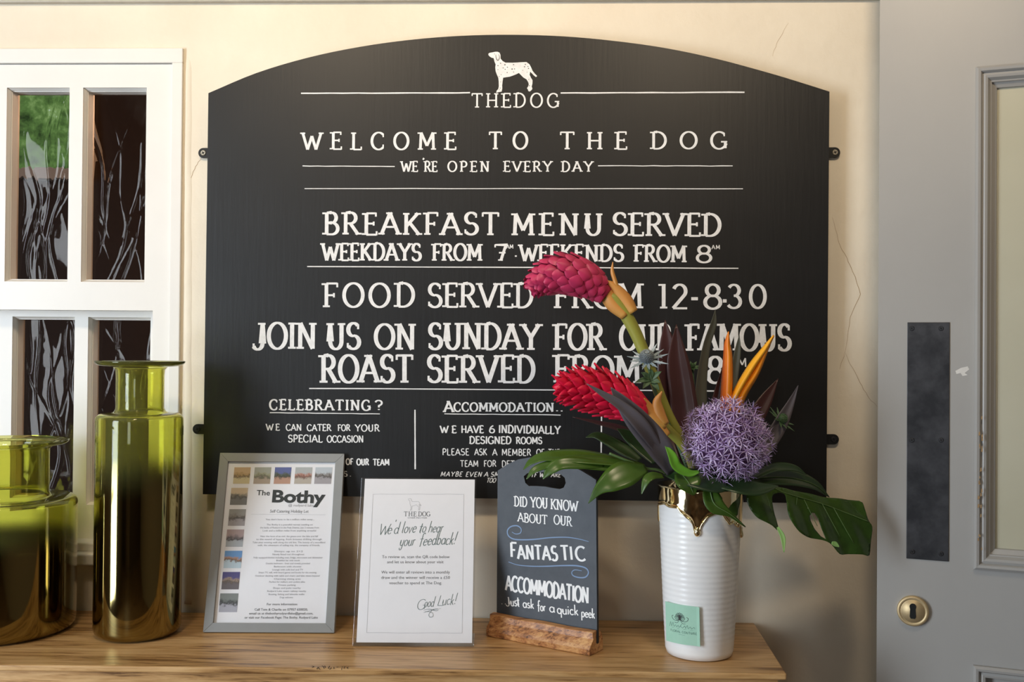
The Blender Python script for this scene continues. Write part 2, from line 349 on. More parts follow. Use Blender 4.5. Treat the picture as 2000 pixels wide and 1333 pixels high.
# glyph: width, strokes, horizontal foot/head serifs, vertical terminal serifs (x, y)
G = {
 'A': (.80, [[(0, 0), (.40, 1)], [(.38, 1), (.80, 0)], [(.15, .34), (.65, .34)]], [(0, 0), (.80, 0), (.36, 1)], []),
 'B': (.66, [[(.12, 0), (.12, 1)], [(.12, 1), (.34, 1)]+arc(.34, .765, .22, .235, 90, -90)+[(.12, .53)], [(.12, .53), (.36, .53)]+arc(.36, .265, .28, .265, 90, -90)+[(.12, 0)]], [(.06, 0), (.06, 1)], []),
 'C': (.74, [arc(.42, .5, .40, .5, 48, 312, 26)], [], [(.69, .82), (.69, .2)]),
 'D': (.78, [[(.12, 0), (.12, 1)], [(.12, 1), (.30, 1)]+arc(.30, .5, .44, .5, 90, -90, 22)+[(.12, 0)]], [(.06, 0), (.06, 1)], []),
 'E': (.60, [[(.12, 0), (.12, 1)], [(.12, 1), (.56, 1)], [(.12, .52), (.46, .52)], [(.12, 0), (.60, 0)]], [(.06, 0), (.06, 1)], [(.56, .94), (.46, .52), (.60, .07)]),
 'F': (.58, [[(.12, 0), (.12, 1)], [(.12, 1), (.58, 1)], [(.12, .50), (.44, .50)]], [(.12, 0), (.06, 1)], [(.58, .93), (.44, .50)]),
 'G': (.80, [arc(.42, .5, .40, .5, 48, 340, 28), [(.52, .42), (.84, .42)], [(.74, .42), (.74, .04)]], [], [(.68, .84)]),
 'H': (.82, [[(.12, 0), (.12, 1)], [(.70, 0), (.70, 1)], [(.12, .5), (.70, .5)]], [(.12, 0), (.12, 1), (.70, 0), (.70, 1)], []),
 'I': (.26, [[(.13, 0), (.13, 1)]], [(.13, 0), (.13, 1)], []),
 'J': (.56, [[(.42, 1), (.42, .2)]+arc(.20, .2, .22, .24, 0, -150, 12)], [(.38, 1)], [(.01, .1)]),
 'K': (.76, [[(.12, 0), (.12, 1)], [(.66, 1), (.14, .40)], [(.28, .56), (.72, 0)]], [(.12, 0), (.12, 1), (.66, 1), (.72, 0)], []),
 'L': (.58, [[(.12, 0), (.12, 1)], [(.12, 0), (.58, 0)]], [(.06, 0), (.12, 1)], [(.58, .08)]),
 'M': (.98, [[(.10, 0), (.14, 1)], [(.14, 1), (.49, .22)], [(.49, .22), (.84, 1)], [(.84, 1), (.88, 0)]], [(.10, 0), (.88, 0), (.08, 1), (.90, 1)], []),
 'N': (.82, [[(.12, 0), (.12, 1)], [(.12, 1), (.70, 0)], [(.70, 0), (.70, 1)]], [(.12, 0), (.06, 1), (.70, 1)], []),
 'O': (.84, [arc(.42, .5, .40, .5, 0, 360, 32)], [], []),
 'P': (.64, [[(.12, 0), (.12, 1)], [(.12, 1), (.34, 1)]+arc(.34, .73, .26, .27, 90, -90)+[(.12, .46)]], [(.12, 0), (.06, 1)], []),
 'Q': (.84, [arc(.42, .5, .40, .5, 0, 360, 32), [(.5, .25), (.85, -.08)]], [], []),
 'R': (.74, [[(.12, 0), (.12, 1)], [(.12, 1), (.34, 1)]+arc(.34, .75, .25, .25, 90, -90)+[(.12, .5)], [(.34, .5), (.70, 0)]], [(.12, 0), (.06, 1), (.72, 0)], []),
 'S': (.62, [arc(.32, .75, .25, .25, 40, 265, 14)+arc(.31, .26, .28, .26, 82, -145, 14)], [], [(.54, .86), (.05, .14)]),
 'T': (.72, [[(.36, 0), (.36, 1)], [(0, 1), (.72, 1)]], [(.36, 0)], [(0, .93), (.72, .93)]),
 'U': (.78, [[(.12, 1), (.12, .3)]+arc(.39, .3, .27, .3, 180, 360, 14)+[(.66, 1)]], [(.12, 1), (.66, 1)], []),
 'V': (.80, [[(0, 1), (.40, 0)], [(.40, 0), (.80, 1)]], [(0, 1), (.80, 1)], []),
 'W': (1.1, [[(0, 1), (.30, 0)], [(.30, 0), (.55, .8)], [(.55, .8), (.80, 0)], [(.80, 0), (1.1, 1)]], [(0, 1), (1.1, 1)], []),
 'Y': (.76, [[(0, 1), (.38, .48)], [(.38, .48), (.76, 1)], [(.38, .48), (.38, 0)]], [(0, 1), (.76, 1), (.38, 0)], []),
 '1': (.24, [[(.13, 0), (.13, 1)]], [(.13, 0), (.06, 1)], []),
 '2': (.62, [arc(.31, .73, .25, .27, 160, -35, 14)+[(.04, .02)], [(.04, .02), (.62, .02)]], [], []),
 '3': (.60, [arc(.29, .76, .23, .24, 150, -90, 14), arc(.29, .27, .28, .27, 90, -150, 14)], [], []),
 '0': (.66, [arc(.33, .5, .31, .5, 0, 360, 30)], [], []),
 '6': (.60, [arc(.30, .29, .28, .29, 0, 360, 20), [(.03, .35), (.10, .65), (.25, .88), (.45, 1)]], [], []),
 '7': (.56, [[(0, 1), (.56, 1), (.30, 0)], [(.2, .5), (.54, .5)]], [(.28, 0)], [(0, .93)]),
 '8': (.62, [arc(.31, .76, .23, .24, 0, 360, 20), arc(.31, .27, .29, .27, 0, 360, 22)], [], []),
 '?': (.50, [arc(.25, .74, .24, .26, 165, -50, 14)+[(.27, .45), (.27, .28)], [(.27, .02), (.27, .12)]], [], []),
 '.': (.12, [[(.06, 0), (.06, .11)]], [], []), '-': (.40, [[(0, .42), (.40, .42)]], [], []),
 "'": (.1, [[(.08, 1.18), (.04, 1.02)]], [], []), '·': (.14, [[(.07, .26), (.07, .40)]], [], []),
 '!': (.16, [[(.14, 1.02), (.08, .28)], [(.06, 0), (.07, .09)]], [], []), '&': (.7, [[(.7, 0), (.15, .75)]+arc(.3, .8, .16, .2, 180, 0, 8)+arc(.28, .27, .27, .27, 90, 350, 14)], [], []),
 ' ': (.30, [], [], []),
}
# lower case (single line), also used for the slanted script
g = {
 'a': (.50, [arc(.24, .25, .23, .25, 20, 380, 20), [(.47, .5), (.47, .08), (.55, 0)]]), 'b': (.5, [[(.05, 1), (.05, .02)], arc(.26, .26, .22, .25, 150, -150, 16)]),
 'c': (.42, [arc(.24, .25, .23, .25, 45, 320, 16)]), 'd': (.52, [arc(.24, .25, .23, .25, 20, 380, 20), [(.47, 1), (.47, .06), (.55, 0)]]),
 'e': (.46, [[(.03, .26), (.44, .30)]+arc(.24, .25, .22, .25, 12, 325, 18)]), 'f': (.34, [arc(.26, .82, .14, .18, 30, 180, 8)+[(.12, .0), (.10, -.12)], [(-.10, .50), (.34, .52)]]),
 'h': (.5, [[(.05, 1), (.05, 0)], [(.05, .3)]+arc(.25, .3, .2, .2, 170, 0, 10)+[(.45, 0)]]), 'i': (.16, [[(.08, .5), (.08, 0)], [(.08, .68), (.08, .76)]]),
 'k': (.44, [[(.05, 1), (.05, 0)], [(.38, .5), (.07, .22)], [(.15, .28), (.42, 0)]]), 'l': (.18, [[(.06, 1), (.06, .08), (.16, 0)]]),
 'o': (.48, [arc(.24, .25, .23, .25, 0, 360, 20)]), 'p': (.5, [[(.05, .5), (.05, -.38)], arc(.26, .25, .22, .25, 150, -150, 16)]),
 'q': (.5, [arc(.24, .25, .23, .25, 20, 380, 20), [(.47, .5), (.47, -.38)]]), 'r': (.34, [[(.05, .5), (.05, 0)], [(.05, .3)]+arc(.22, .34, .16, .15, 160, 50, 8)]),
 's': (.36, [arc(.19, .38, .14, .12, 40, 265, 10)+arc(.18, .13, .16, .13, 82, -150, 10)]), 't': (.30, [[(.12, .85), (.12, .1)]+arc(.22, .1, .1, .1, 180, 300, 6), [(-.12, .56), (.34, .60)]]),
 'u': (.5, [[(.05, .5), (.05, .2)]+arc(.25, .2, .2, .2, 180, 360, 10)+[(.45, .5)], [(.45, .3), (.45, .06), (.53, 0)]]), 'v': (.42, [[(0, .5), (.2, 0), (.42, .5)]]),
 'w': (.66, [[(0, .5), (.16, 0), (.33, .42), (.5, 0), (.66, .5)]]), 'y': (.48, [[(.03, .5), (.05, .2)]+arc(.24, .2, .19, .2, 180, 350, 8)+[(.45, .5)], [(.45, .5), (.40, -.2)]+arc(.24, -.22, .16, .16, -10, -190, 8)]),
 'm': (.76, [[(.05, .5), (.05, 0)], [(.05, .3)]+arc(.22, .3, .17, .2, 170, 0, 8)+[(.39, 0)], [(.39, .3)]+arc(.55, .3, .16, .2, 170, 0, 8)+[(.71, 0)]]), 'n': (.5, [[(.05, .5), (.05, 0)], [(.05, .3)]+arc(.25, .3, .2, .2, 170, 0, 10)+[(.45, 0)]]),
}
for k_, (w_, s_) in g.items(): G[k_] = (w_, s_, [], [])
RB = random.Random(3)
def word2d(txt, W, cap, thick, thin, serif=1, ls=None, slant=0, jit=.012, sans_thick=False):
    """strokes of a word laid out from x=0 to W (metres) with cap height `cap`; returns verts, faces"""
    n = len(txt); nat = sum(G[ch][0] for ch in txt)
    Wn = W/cap; gap = (Wn-nat)/(n-1) if n > 1 else 0; sx = 1.0
    if n == 1: sx = Wn/nat
    elif ls is not None or gap < .13 or gap > .75:
        gap = ls if ls is not None else (.13 if gap < .13 else .75); sx = (Wn-thick)/(nat+gap*(n-1)); gap *= 1
    V = []; F = []; x = 0.0
    def put(res):
        b = len(V); V.extend([Vector(((v.x+slant*v.y)*cap, v.y*cap, len(F)*4e-7)) for v in res[0]]); F.extend([[b+i for i in f] for f in res[1]])
    for ch in txt:
        w, strokes, hs, vsr = G[ch]; dy = RB.uniform(-jit, jit); sc = 1+RB.uniform(-jit, jit)
        def T(p): return Vector((x+p[0]*sx, dy+p[1]*sc))
        for st in strokes:
            pts = [T(p) for p in st]
            fn = (lambda d, t: thin+(thick-thin)*min(1, abs(d.y)*1.05)**1.2)
            put(ribbon(pts, thick, fn))
        if serif:
            L = .15*serif
            for (a, b) in hs:
                p = T((a, b)); yo = thin*.35*(1 if b < .5 else -1)
                put(ribbon([p+Vector((-L, yo)), p+Vector((L, yo))], thin*.9))
            for (a, b) in vsr:
                p = T((a, b)); put(ribbon([p+Vector((0, -L*.62)), p+Vector((0, L*.62))], thin*.95))
        x += w*sx+gap*(sx if (ls is not None or sx != 1) else 1)
    return V, F
def lay(mb, pl, V, F, pa, pb, h, k=0):
    """put 2-D strokes on a plane: baseline from pixel pa to pixel pb"""
    A = pl.uv(*pa); B = pl.uv(*pb); e = (B-A).normalized(); n = Vector((-e.y, e.x))
    pts = [A+e*v.x+n*v.y for v in V]; mb.add([pl.w(p.x, p.y, h+(v.z if len(v) > 2 else 0)) for p, v in zip(pts, V)], F, k)
def caplen(pl, x, y, cap): return (pl.uv(x, y-cap)-pl.uv(x, y)).length
def words(pl, items, parent, name='lettering', mat='white_lettering', thick=.17, thin=.085, serif=1, h=.0005, **kw):
    for it in items:
        mb = MB()
        t, x0, x1, y0, y1, cap = it[:6]; o = it[6] if len(it) > 6 else {}
        a = dict(thick=thick, thin=thin, serif=serif, **kw); a.update(o)
        W = (pl.uv(x1, y1)-pl.uv(x0, y0)).length; c = caplen(pl, x0, y0, cap)
        V, F = word2d(t, W, c, **a); lay(mb, pl, V, F, (x0, y0), (x1, y1), h)
        mb.build(name, mat, parent, origin=mb.v[0])
def rule(mb, pl, pa, pb, w, h=.0005):
    A = pl.uv(*pa); B = pl.uv(*pb); n = 12; pts = [A.lerp(B, i/n)+Vector((0, RB.uniform(-.0003, .0003))) for i in range(n+1)]
    V, F = ribbon(pts, w, lambda d, t: w*(.85+.25*RB.random())); mb.add([pl.w(v.x, v.y, h) for v in V], F)
def stroke(mb, pl, px, w, h=.0006, n=6, taper=True, smooth=True):
    pts = [pl.uv(*p) for p in px]
    if smooth: pts = cr(pts, n)
    V, F = ribbon(pts, w, (lambda d, t: w*(1-.55*abs(2*t-1)**2)) if taper else None); mb.add([pl.w(v.x, v.y, h) for v in V], F)
def typeset(pl, lines, parent, name='printed_text', mat='grey_ink', h=.0003, bold=0.0, shear=0):
    """small print with Blender's built-in face; line = (text, px centre x, baseline y, px width, px height)"""
    mb = MB()
    for (t, cx, y, wpx, cap, slope) in lines:
        cu = bpy.data.curves.new('t', 'FONT'); cu.body = t; cu.size = 1; cu.offset = bold; cu.resolution_u = 2 if cap < 12 else 6; cu.shear = shear
        o = bpy.data.objects.new('t', cu); COL.objects.link(o); dg = bpy.context.evaluated_depsgraph_get(); me = bpy.data.meshes.new_from_object(o.evaluated_get(dg))
        vs = [v.co.copy() for v in me.vertices]; fs = [list(p.vertices) for p in me.polygons]; bpy.data.objects.remove(o); bpy.data.curves.remove(cu); bpy.data.meshes.remove(me)
        x0 = min(v.x for v in vs); x1 = max(v.x for v in vs)
        A = pl.uv(cx-wpx/2, y-slope*wpx/2); B = pl.uv(cx+wpx/2, y+slope*wpx/2); W = (B-A).length; c = caplen(pl, cx, y, cap)
        V = [Vector(((v.x-x0)*W/(x1-x0), v.y*c/.73)) for v in vs]; lay(mb, pl, V, fs, (cx-wpx/2, y-slope*wpx/2), (cx+wpx/2, y+slope*wpx/2), h)
    return mb.build(name, mat, parent, origin=mb.v[0])
# ================================================================== SETTING
def struct(mb, name, mat, parent=None, **k):
    o = mb.build(name, mat, parent, **k)
    if parent is None: o['kind'] = 'structure'
    return o
XL, XR, YB, ZC = -2.35, 1.75, -4.95, 2.5
BW = P(0, 9, 0).z  # underside of the beam over the recess
wx1 = P(357, 300, 0).x; wz1 = P(200, 96, 0).z; wz0 = P(200, 1100, 0).z; wx0 = -1.62
mb = MB(); T_ = .16
mb.box((XL-.1, 0, 0), (wx0, T_, ZC)); mb.box((wx0, 0, 0), (wx1, T_, wz0)); mb.box((wx0, 0, wz1), (wx1, T_, ZC)); mb.box((wx1, 0, 0), (XR+.1, T_, ZC))
wall = struct(mb, 'wall_back', 'plaster')
# uneven plaster nib beside and above the casing
mb = MB()
pts = [(374+RB.uniform(-1, 1), y) for y in range(96, 1180, 40)]
mb.tube(cr([P(x, y, .020) for x, y in pts], 4), [.0215*max(.9, min(1, .9+.02*i)) for i in range(4*(len(pts)-1)+1)], 24)
mb.build('plaster_edge', 'plaster', wall, smooth=True)
def crack(px, w=.0007):
    mb = MB(); pl = Plane((0, -.0004, Z0), (1, 0, 0), (0, 0, 1))
    pts = []
    for i in range(len(px)-1):
        for t in range(5): pts.append((px[i][0]+(px[i+1][0]-px[i][0])*t/5+RB.uniform(-1.3, 1.3), px[i][1]+(px[i+1][1]-px[i][1])*t/5))
    pts.append(px[-1]); stroke(mb, pl, pts, w, 0, 1, True, False); mb.build('crack', 'worn_timber', wall)
crack([(1625, 425), (1640, 480), (1662, 520), (1681, 575), (1660, 620), (1650, 690)]); crack([(1650, 690), (1675, 740), (1695, 775), (1713, 795)], .0006); crack([(1650, 690), (1640, 722)], .0005)
crack([(393, 308), (380, 330), (366, 360)]); crack([(1508, 110), (1520, 80), (1540, 45)], .0004)
struct(MB().box((XL-.1, YB-.1, -.1), (XR+.1, T_, 0)), 'floor', 'floor_boards')
struct(MB().box((XL-.1, YB-.1, ZC), (XR+.1, T_, ZC+.1)), 'ceiling', 'ceiling_plaster')
o = struct(MB().box((XL, -.012, BW), (XR, -.0001, BW+.2)), 'trim_1', 'beam_paint'); bevel(o, .004)
# left wall with a window opening
ly0, ly1, lz0, lz1 = -2.4, -1.5, .30, 2.32
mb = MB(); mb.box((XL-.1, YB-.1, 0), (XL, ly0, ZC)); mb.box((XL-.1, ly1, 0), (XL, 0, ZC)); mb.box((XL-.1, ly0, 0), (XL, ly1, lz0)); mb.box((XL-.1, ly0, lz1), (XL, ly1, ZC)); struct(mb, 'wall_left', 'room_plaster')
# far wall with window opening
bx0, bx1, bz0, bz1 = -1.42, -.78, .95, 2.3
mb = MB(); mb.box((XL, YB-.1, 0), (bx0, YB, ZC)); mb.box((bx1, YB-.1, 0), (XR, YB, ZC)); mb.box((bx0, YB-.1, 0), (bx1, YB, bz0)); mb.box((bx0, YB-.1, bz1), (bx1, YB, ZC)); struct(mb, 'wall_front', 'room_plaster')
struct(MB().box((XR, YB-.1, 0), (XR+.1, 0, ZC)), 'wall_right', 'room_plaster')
mb = MB()
for i in range(9): mb.box((-.7+i*.27, YB, 0), (-.7+i*.27+.262, YB+.03, 1.9))
for i in range(3): mb.box((-2.3+i*.27, YB, 0), (-2.3+i*.27+.262, YB+.03, 1.9))
struct(mb, 'trim_2', 'dark_panelling')
def glazed(name, lo, hi, axis, at, nx, nz):
    t = thing(name, ((lo[0]+hi[0])/2 if axis == 1 else at, at if axis == 1 else (lo[0]+hi[0])/2, lo[1]), kind='structure')
    mb = MB(); w = .045
    def bar(a0, a1, z0, z1):
        if axis == 1: mb.box((a0, at-.03, z0), (a1, at+.03, z1))
        else: mb.box((at-.03, a0, z0), (at+.03, a1, z1))
    bar(lo[0], hi[0], lo[1], lo[1]+w); bar(lo[0], hi[0], hi[1]-w, hi[1]); bar(lo[0], lo[0]+w, lo[1], hi[1]); bar(hi[0]-w, hi[0], lo[1], hi[1])
    for i in range(1, nx): a = lo[0]+(hi[0]-lo[0])*i/nx; bar(a-.02, a+.02, lo[1], hi[1])
    for i in range(1, nz): a = lo[1]+(hi[1]-lo[1])*i/nz; bar(lo[0], hi[0], a-.02, a+.02)
    mb.build('window_frame', 'white_paint', t); return t
glazed('window_2', (ly0, lz0), (ly1, lz1), 0, XL-.04, 2, 4); glazed('window_3', (bx0, bz0), (bx1, bz1), 1, YB-.05, 2, 3)
l_ = bpy.data.lights.new('far_room_fill', 'POINT'); l_.energy = 28; l_.color = (1, .6, .35); l_.shadow_soft_size = .08  # added fill light without a fixture, brings out the brown panelling behind the panes
o_ = bpy.data.objects.new('far_room_fill', l_); COL.objects.link(o_); o_.location = (-.2, 1.3, 2.1)
# warm ceiling lamps in the room
for i, (x, y, pw) in enumerate([(.45, -1.15, 8), (-.55, -1.15, 9), (-.4, -3.2, 2), (.9, -3.0, 2)]):
    t = thing('ceiling_downlight', (x, y, ZC), 'small round recessed ceiling lamp with a warm glow', 'ceiling lamp', 'recessed ceiling lamps out of view')
    MB().lathe([(.035, ZC-.001), (.05, ZC-.001), (.052, ZC-.006), (.036, ZC-.008), (.035, ZC-.001)], (x, y, 0), 24).build('bezel', 'brass', t, True)
    MB().lathe([(.0001, ZC-.004), (.035, ZC-.004)], (x, y, 0), 24).build('lamp_glass', 'lamp_glow', t)
    spot('downlight_beam', (x, y, ZC-.02), (x, 0, 2.0) if y > -2 else (x, y, 0), pw*7, WARM, 100, 1, .14)
# ------------------------------------------------------------------ window_1 (internal sash window)
win = thing('window_1', (-1.13, 0, wz0), kind='structure')
def Xp(px, py, Y): return P(px, py, Y).x
def Zp(px, py, Y): return P(px, py, Y).z
WXR = wx1
# casing
cx_in = Xp(333, 300, -.006); cz_in = Zp(200, 124, -.006); sz = Zp(200, 1062, -.006)
mb = MB(); mb.box((wx0, -.007, cz_in+.0012), (WXR, .1, wz1)); mb.box((cx_in+.0012, -.007, wz0+.035), (WXR, .1, cz_in+.0012)); mb.box((wx0, -.007, wz0+.035), (wx0+.03, .1, cz_in+.0012))
bevel(mb.build('casing', 'white_paint', win), .0015)
mb = MB(); mb.box((wx0-.01, -.03, wz0), (WXR-.01, .1, wz0+.022)); bevel(mb.build('window_sill', 'white_paint', win), .004, 3)
mb = MB(); mb.box((wx0+.03, -.004, sz-.018), (cx_in, .1, sz)); bevel(mb.build('bottom_bead', 'white_paint', win), .003)
def opening_frame(name, x0, x1, z0, z1, holes, Yf, Yb, mat='white_paint', chamfer=.006):
    """sash: flat front with rectangular holes, chamfered reveals back to the glass"""
    pl = Plane((0, Yf, 0), (1, 0, 0), (0, 0, 1)); mb = MB()
    def rc(a, b, c, d): return [(a, c), (b, c), (b, d), (a, d)]
    vs, fs = fill2d(rc(x0, x1, z0, z1), [rc(*h) for h in holes]); mb.add([(v.x, Yf, v.y) for v in vs], fs)
    c = chamfer
    for (a, b, d, e) in holes:
        rings = [(0, Yf), (.0022, Yf+.0), (.0022, Yf+.003), (c, Yf+.009), (c, Yf+.012), (c*1.25, Yf+.012), (c*1.25, Yb)]
        L = []
        for (k, Y) in rings: L.append([(a+k, Y, d+k), (b-k, Y, d+k), (b-k, Y, e-k), (a+k, Y, e-k)])
        for i in range(len(L)-1):
            mb.add(L[i]+L[i+1], [(j, (j+1) % 4, 4+(j+1) % 4, 4+j) for j in range(4)])
    # outer sides and back
    A = [(x0, Yf, z0), (x1, Yf, z0), (x1, Yf, z1), (x0, Yf, z1), (x0, Yb, z0), (x1, Yb, z0), (x1, Yb, z1), (x0, Yb, z1)]
    mb.add(A, [(0, 1, 5, 4), (1, 2, 6, 5), (2, 3, 7, 6), (3, 0, 4, 7)])
    mb.add([(v.x, Yb, v.y) for v in vs], [f[::-1] for f in fs])
    return mb.build(name, mat, win)
YU, YG = 0.0, .034
xs = [Xp(158, 360, YU)-Xp(9, 360, YU)]; step = xs[0]
a0 = Xp(9, 360, YU); a1 = Xp(136, 360, YU); hz0 = Zp(150, 553, YU); hz1 = Zp(150, 169, YU)
ucols = [(a0+step*i, a1+step*i+(.001 if i == 1 else 0)) for i in (-4, -3, -2, -1, 0, 1)]
ucols = [c for c in ucols if c[0] > wx0+.05]
uz0 = Zp(150, 606, YU)
opening_frame('upper_sash', wx0+.031, cx_in, uz0, cz_in, [(a, b, hz0, hz1) for a, b in ucols], YU, YU+.04)
YL = .040
b0 = Xp(20, 800, YL+.0); b1 = Xp(146, 800, YL); lz_0 = Zp(250, 990, YL); lz_1 = Zp(250, 618, YL); st2 = Xp(168, 800, YL)-b0
lcols = [(b0+st2*i, b1+st2*i) for i in (-4, -3, -2, -1, 0, 1)]; lcols = [c for c in lcols if c[0] > wx0+.05]
opening_frame('lower_sash', wx0+.02, cx_in+.02, sz-.02, uz0+.03, [(a, b, lz_0, lz_1) for a, b in lcols], YL, YL+.04)
MB().box((Xp(296, 800, YU), YU, sz), (cx_in, YU+.0395, uz0)).build('stile', 'white_paint', win)
def wavy_pane(a, b, z0, z1, Y, seed):
    """rippled hand-made glass: ridges are real relief"""
    rn = random.Random(seed); nx, nz = 64, 120; rid = []
    for _ in range(14): rid.append((rn.uniform(-.03, .16), rn.uniform(-.5, .35), rn.uniform(0, 6.28), rn.uniform(.003, .014), rn.uniform(.0012, .0032), rn.choice((1, 1, -1))*rn.uniform(.0003, .0013), rn.uniform(0, 1), rn.uniform(.25, .7)))
    mb = MB(); vs = []
    for j in range(nz+1):
        for i in range(nx+1):
            x = (b-a)*i/nx; z = (z1-z0)*j/nz; y = .0006*math.sin(x*50+seed)*math.sin(z*23+seed*2)
            for (x_, sl, ph, am, wd, ht, zc, zl) in rid:
                zz = z/(z1-z0); xc = x_+sl*z+am*math.sin(z*26+ph); e = math.exp(-((x-xc)/wd)**2)*math.exp(-((zz-zc)/zl)**4); y -= ht*e
            vs.append((a+x, Y+y, z0+z))
    fs = [(j*(nx+1)+i, j*(nx+1)+i+1, (j+1)*(nx+1)+i+1, (j+1)*(nx+1)+i) for j in range(nz) for i in range(nx)]
    mb.add(vs, fs); return mb.build('pane', 'wavy_glass', win, True, origin=(a, Y, z0))
for i, (a, b) in enumerate(ucols): wavy_pane(a+.004, b-.004, hz0+.004, hz1-.004, YG, 11+i)
for i, (a, b) in enumerate(lcols): wavy_pane(a+.004, b-.004, lz_0+.004, lz_1-.004, YL+.034, 31+i)
# dim room seen through it
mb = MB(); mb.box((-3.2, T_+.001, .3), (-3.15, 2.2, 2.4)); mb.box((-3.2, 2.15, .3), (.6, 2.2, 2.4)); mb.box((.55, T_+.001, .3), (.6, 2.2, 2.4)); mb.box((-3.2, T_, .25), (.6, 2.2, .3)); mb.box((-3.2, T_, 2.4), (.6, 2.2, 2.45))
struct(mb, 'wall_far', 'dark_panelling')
t = thing('added_window', (-2.3, 2.14, 1.5), kind='structure')  # added window with a glowing panel for the green patch in the pane
MB().box((-2.34, 2.13, 2.04), (-1.72, 2.14, 2.36)).build('garden_glow_panel', 'garden_glow', t)
mb = MB(); mb.box((-2.38, 2.10, 2.0), (-1.68, 2.149, 2.04)); mb.box((-2.38, 2.10, 2.36), (-1.68, 2.149, 2.398)); mb.box((-2.38, 2.10, 2.04), (-2.34, 2.149, 2.36)); mb.box((-1.72, 2.10, 2.04), (-1.68, 2.149, 2.36)); mb.build('window_frame', 'white_paint', t)
# ------------------------------------------------------------------ door_1: grey door standing ajar at the right
K = .93; psi = -.3401
dO = CAM+(Vector((.7439, -.0123, -.099+Z0))-CAM)*K
dp = Plane(dO, (math.cos(psi), math.sin(psi), 0), (0, 0, 1))
dn = dp.n   # faces the camera
door = thing('door_1', dp.w(.35, -dO.z, -.02), kind='structure')
uL = dp.uv(1715, 700).x; uM = dp.uv(1907, 700).x; vM0 = dp.uv(1906, 1108).y; vM1 = dp.uv(1909, 136).y
UW = .78; v_bot = .01-dO.z; v_top = 2.03-dO.z; fx = uL+UW-(uM-uL)
mb = MB()
holes = [[(uM, vM0), (fx, vM0), (fx, vM1), (uM, vM1)], [(uM, v_bot+.2), (fx, v_bot+.2), (fx, vM0-.17), (uM, vM0-.17)]]
slab(mb, dp, [(uL, v_bot), (uL+UW, v_bot), (uL+UW, v_top), (uL, v_top)], holes, -.044, 0)
bevel(mb.build('door_leaf', 'grey_paint', door), .0025)
def moulding(mb, pl, u0, u1, v0, v1, prof):
    L = [[pl.w(u0+k, v0+k, h), pl.w(u1-k, v0+k, h), pl.w(u1-k, v1-k, h), pl.w(u0+k, v1-k, h)] for (k, h) in prof]
    for i in range(len(L)-1): mb.add(L[i]+L[i+1], [(j, (j+1) % 4, 4+(j+1) % 4, 4+j) for j in range(4)])
gl_w = dp.uv(1947, 700).x-uM
pr = [(-.003, 0), (-.003, .007), (.001, .0105), (.005, .0095), (.007, .006), (.0075, .003), (.012, .005), (.016, .0035), (.020, -.003), (.0225, -.004), (.0225, -.008), (gl_w-.001, -.013), (gl_w, -.018)]
mb = MB(); moulding(mb, dp, uM, fx, vM0, vM1, pr); mb.build('panel_moulding', 'grey_paint', door)
mb = MB(); moulding(mb, dp, uM, fx, v_bot+.2, vM0-.17, pr[:8]+[(.02, -.01)]); mb.obox(dp, uM+.01, fx-.01, v_bot+.21, vM0-.18, -.03, -.012); mb.build('lower_panel', 'grey_paint', door)
MB().obox(dp, uM+gl_w-.006, fx-gl_w+.006, vM0+gl_w-.006, vM1-gl_w+.006, -.026, -.018).build('glass_panel', 'obscured_glass', door)
# paint wear and a scuff
mb = MB(); vs_, fs_ = fill2d([dp.uv(*p) for p in [(1866, 725), (1877, 719), (1890, 716), (1893, 722), (1884, 729), (1890, 733), (1880, 735), (1876, 729), (1868, 731)]]); mb.add([dp.w(v.x, v.y, .0003) for v in vs_], fs_); mb.build('scuff', 'worn_paint', door)
mb = MB()
for i in range(26):
    x = 1914+RB.uniform(-4, 4); y = RB.choice((RB.uniform(700, 1000), RB.uniform(850, 1080))); u, v = dp.uv(x, y); s = RB.uniform(.0006, .0014)
    mb.add([dp.w(u-s, v-s*2.5, .0106), dp.w(u+s, v-s*2, .0106), dp.w(u+s*.7, v+s*3, .0106), dp.w(u-s*.8, v+s*2, .0106)], [(0, 1, 2, 3)])
mb.build('worn_patches', 'worn_timber', door, kind='stuff')
def screw(name, pl, u, v, h, r, parent, mat, cross=True):
    mb = MB(); mb.add(*disc(pl, u, v, h, r), 0)
    if cross:
        for a in (.4, .4+math.pi/2):
            c, s = math.cos(a)*r*.55, math.sin(a)*r*.55; w = r*.14; nx, ny = -math.sin(a)*w, math.cos(a)*w
            mb.add([pl.w(u-c-nx, v-s-ny, h+r*.32), pl.w(u+c-nx, v+s-ny, h+r*.32), pl.w(u+c+nx, v+s+ny, h+r*.32), pl.w(u-c+nx, v-s+ny, h+r*.32)], [(0, 1, 2, 3)], 1)
    return mb.build(name, [mat, 'keyhole_black'], parent)
def disc(pl, u, v, h, r, n=20):
    vs = []
    for (rr, hh) in ((r, 0), (r, r*.12), (r*.8, r*.3), (r*.1, r*.3)):
        for i in range(n): a = 2*math.pi*i/n; vs.append(pl.w(u+rr*math.cos(a), v+rr*math.sin(a), h+hh))
    fs = [(j*n+i, j*n+(i+1) % n, (j+1)*n+(i+1) % n, (j+1)*n+i) for j in range(3) for i in range(n)]+[tuple(3*n+i for i in range(n))]
    return vs, fs
pu0, pv0 = dp.uv(1770, 1091); pu1 = dp.uv(1854, 860).x; pv1 = dp.uv(1770, 630).y
mb = MB(); mb.obox(dp, pu0, pu1, pv0, pv1, 0, .0022); pp = bevel(mb.build('push_plate', 'dark_bronze', door, label='dark bronze push plate'), .0008)
for (x, y) in [(1781, 642), (1838, 642), (1781, 860), (1838, 860), (1782, 1078), (1838, 1082)]:
    u, v = dp.uv(x, y); screw('screw', dp, u, v, .0022, .0042, pp, 'dark_screw')
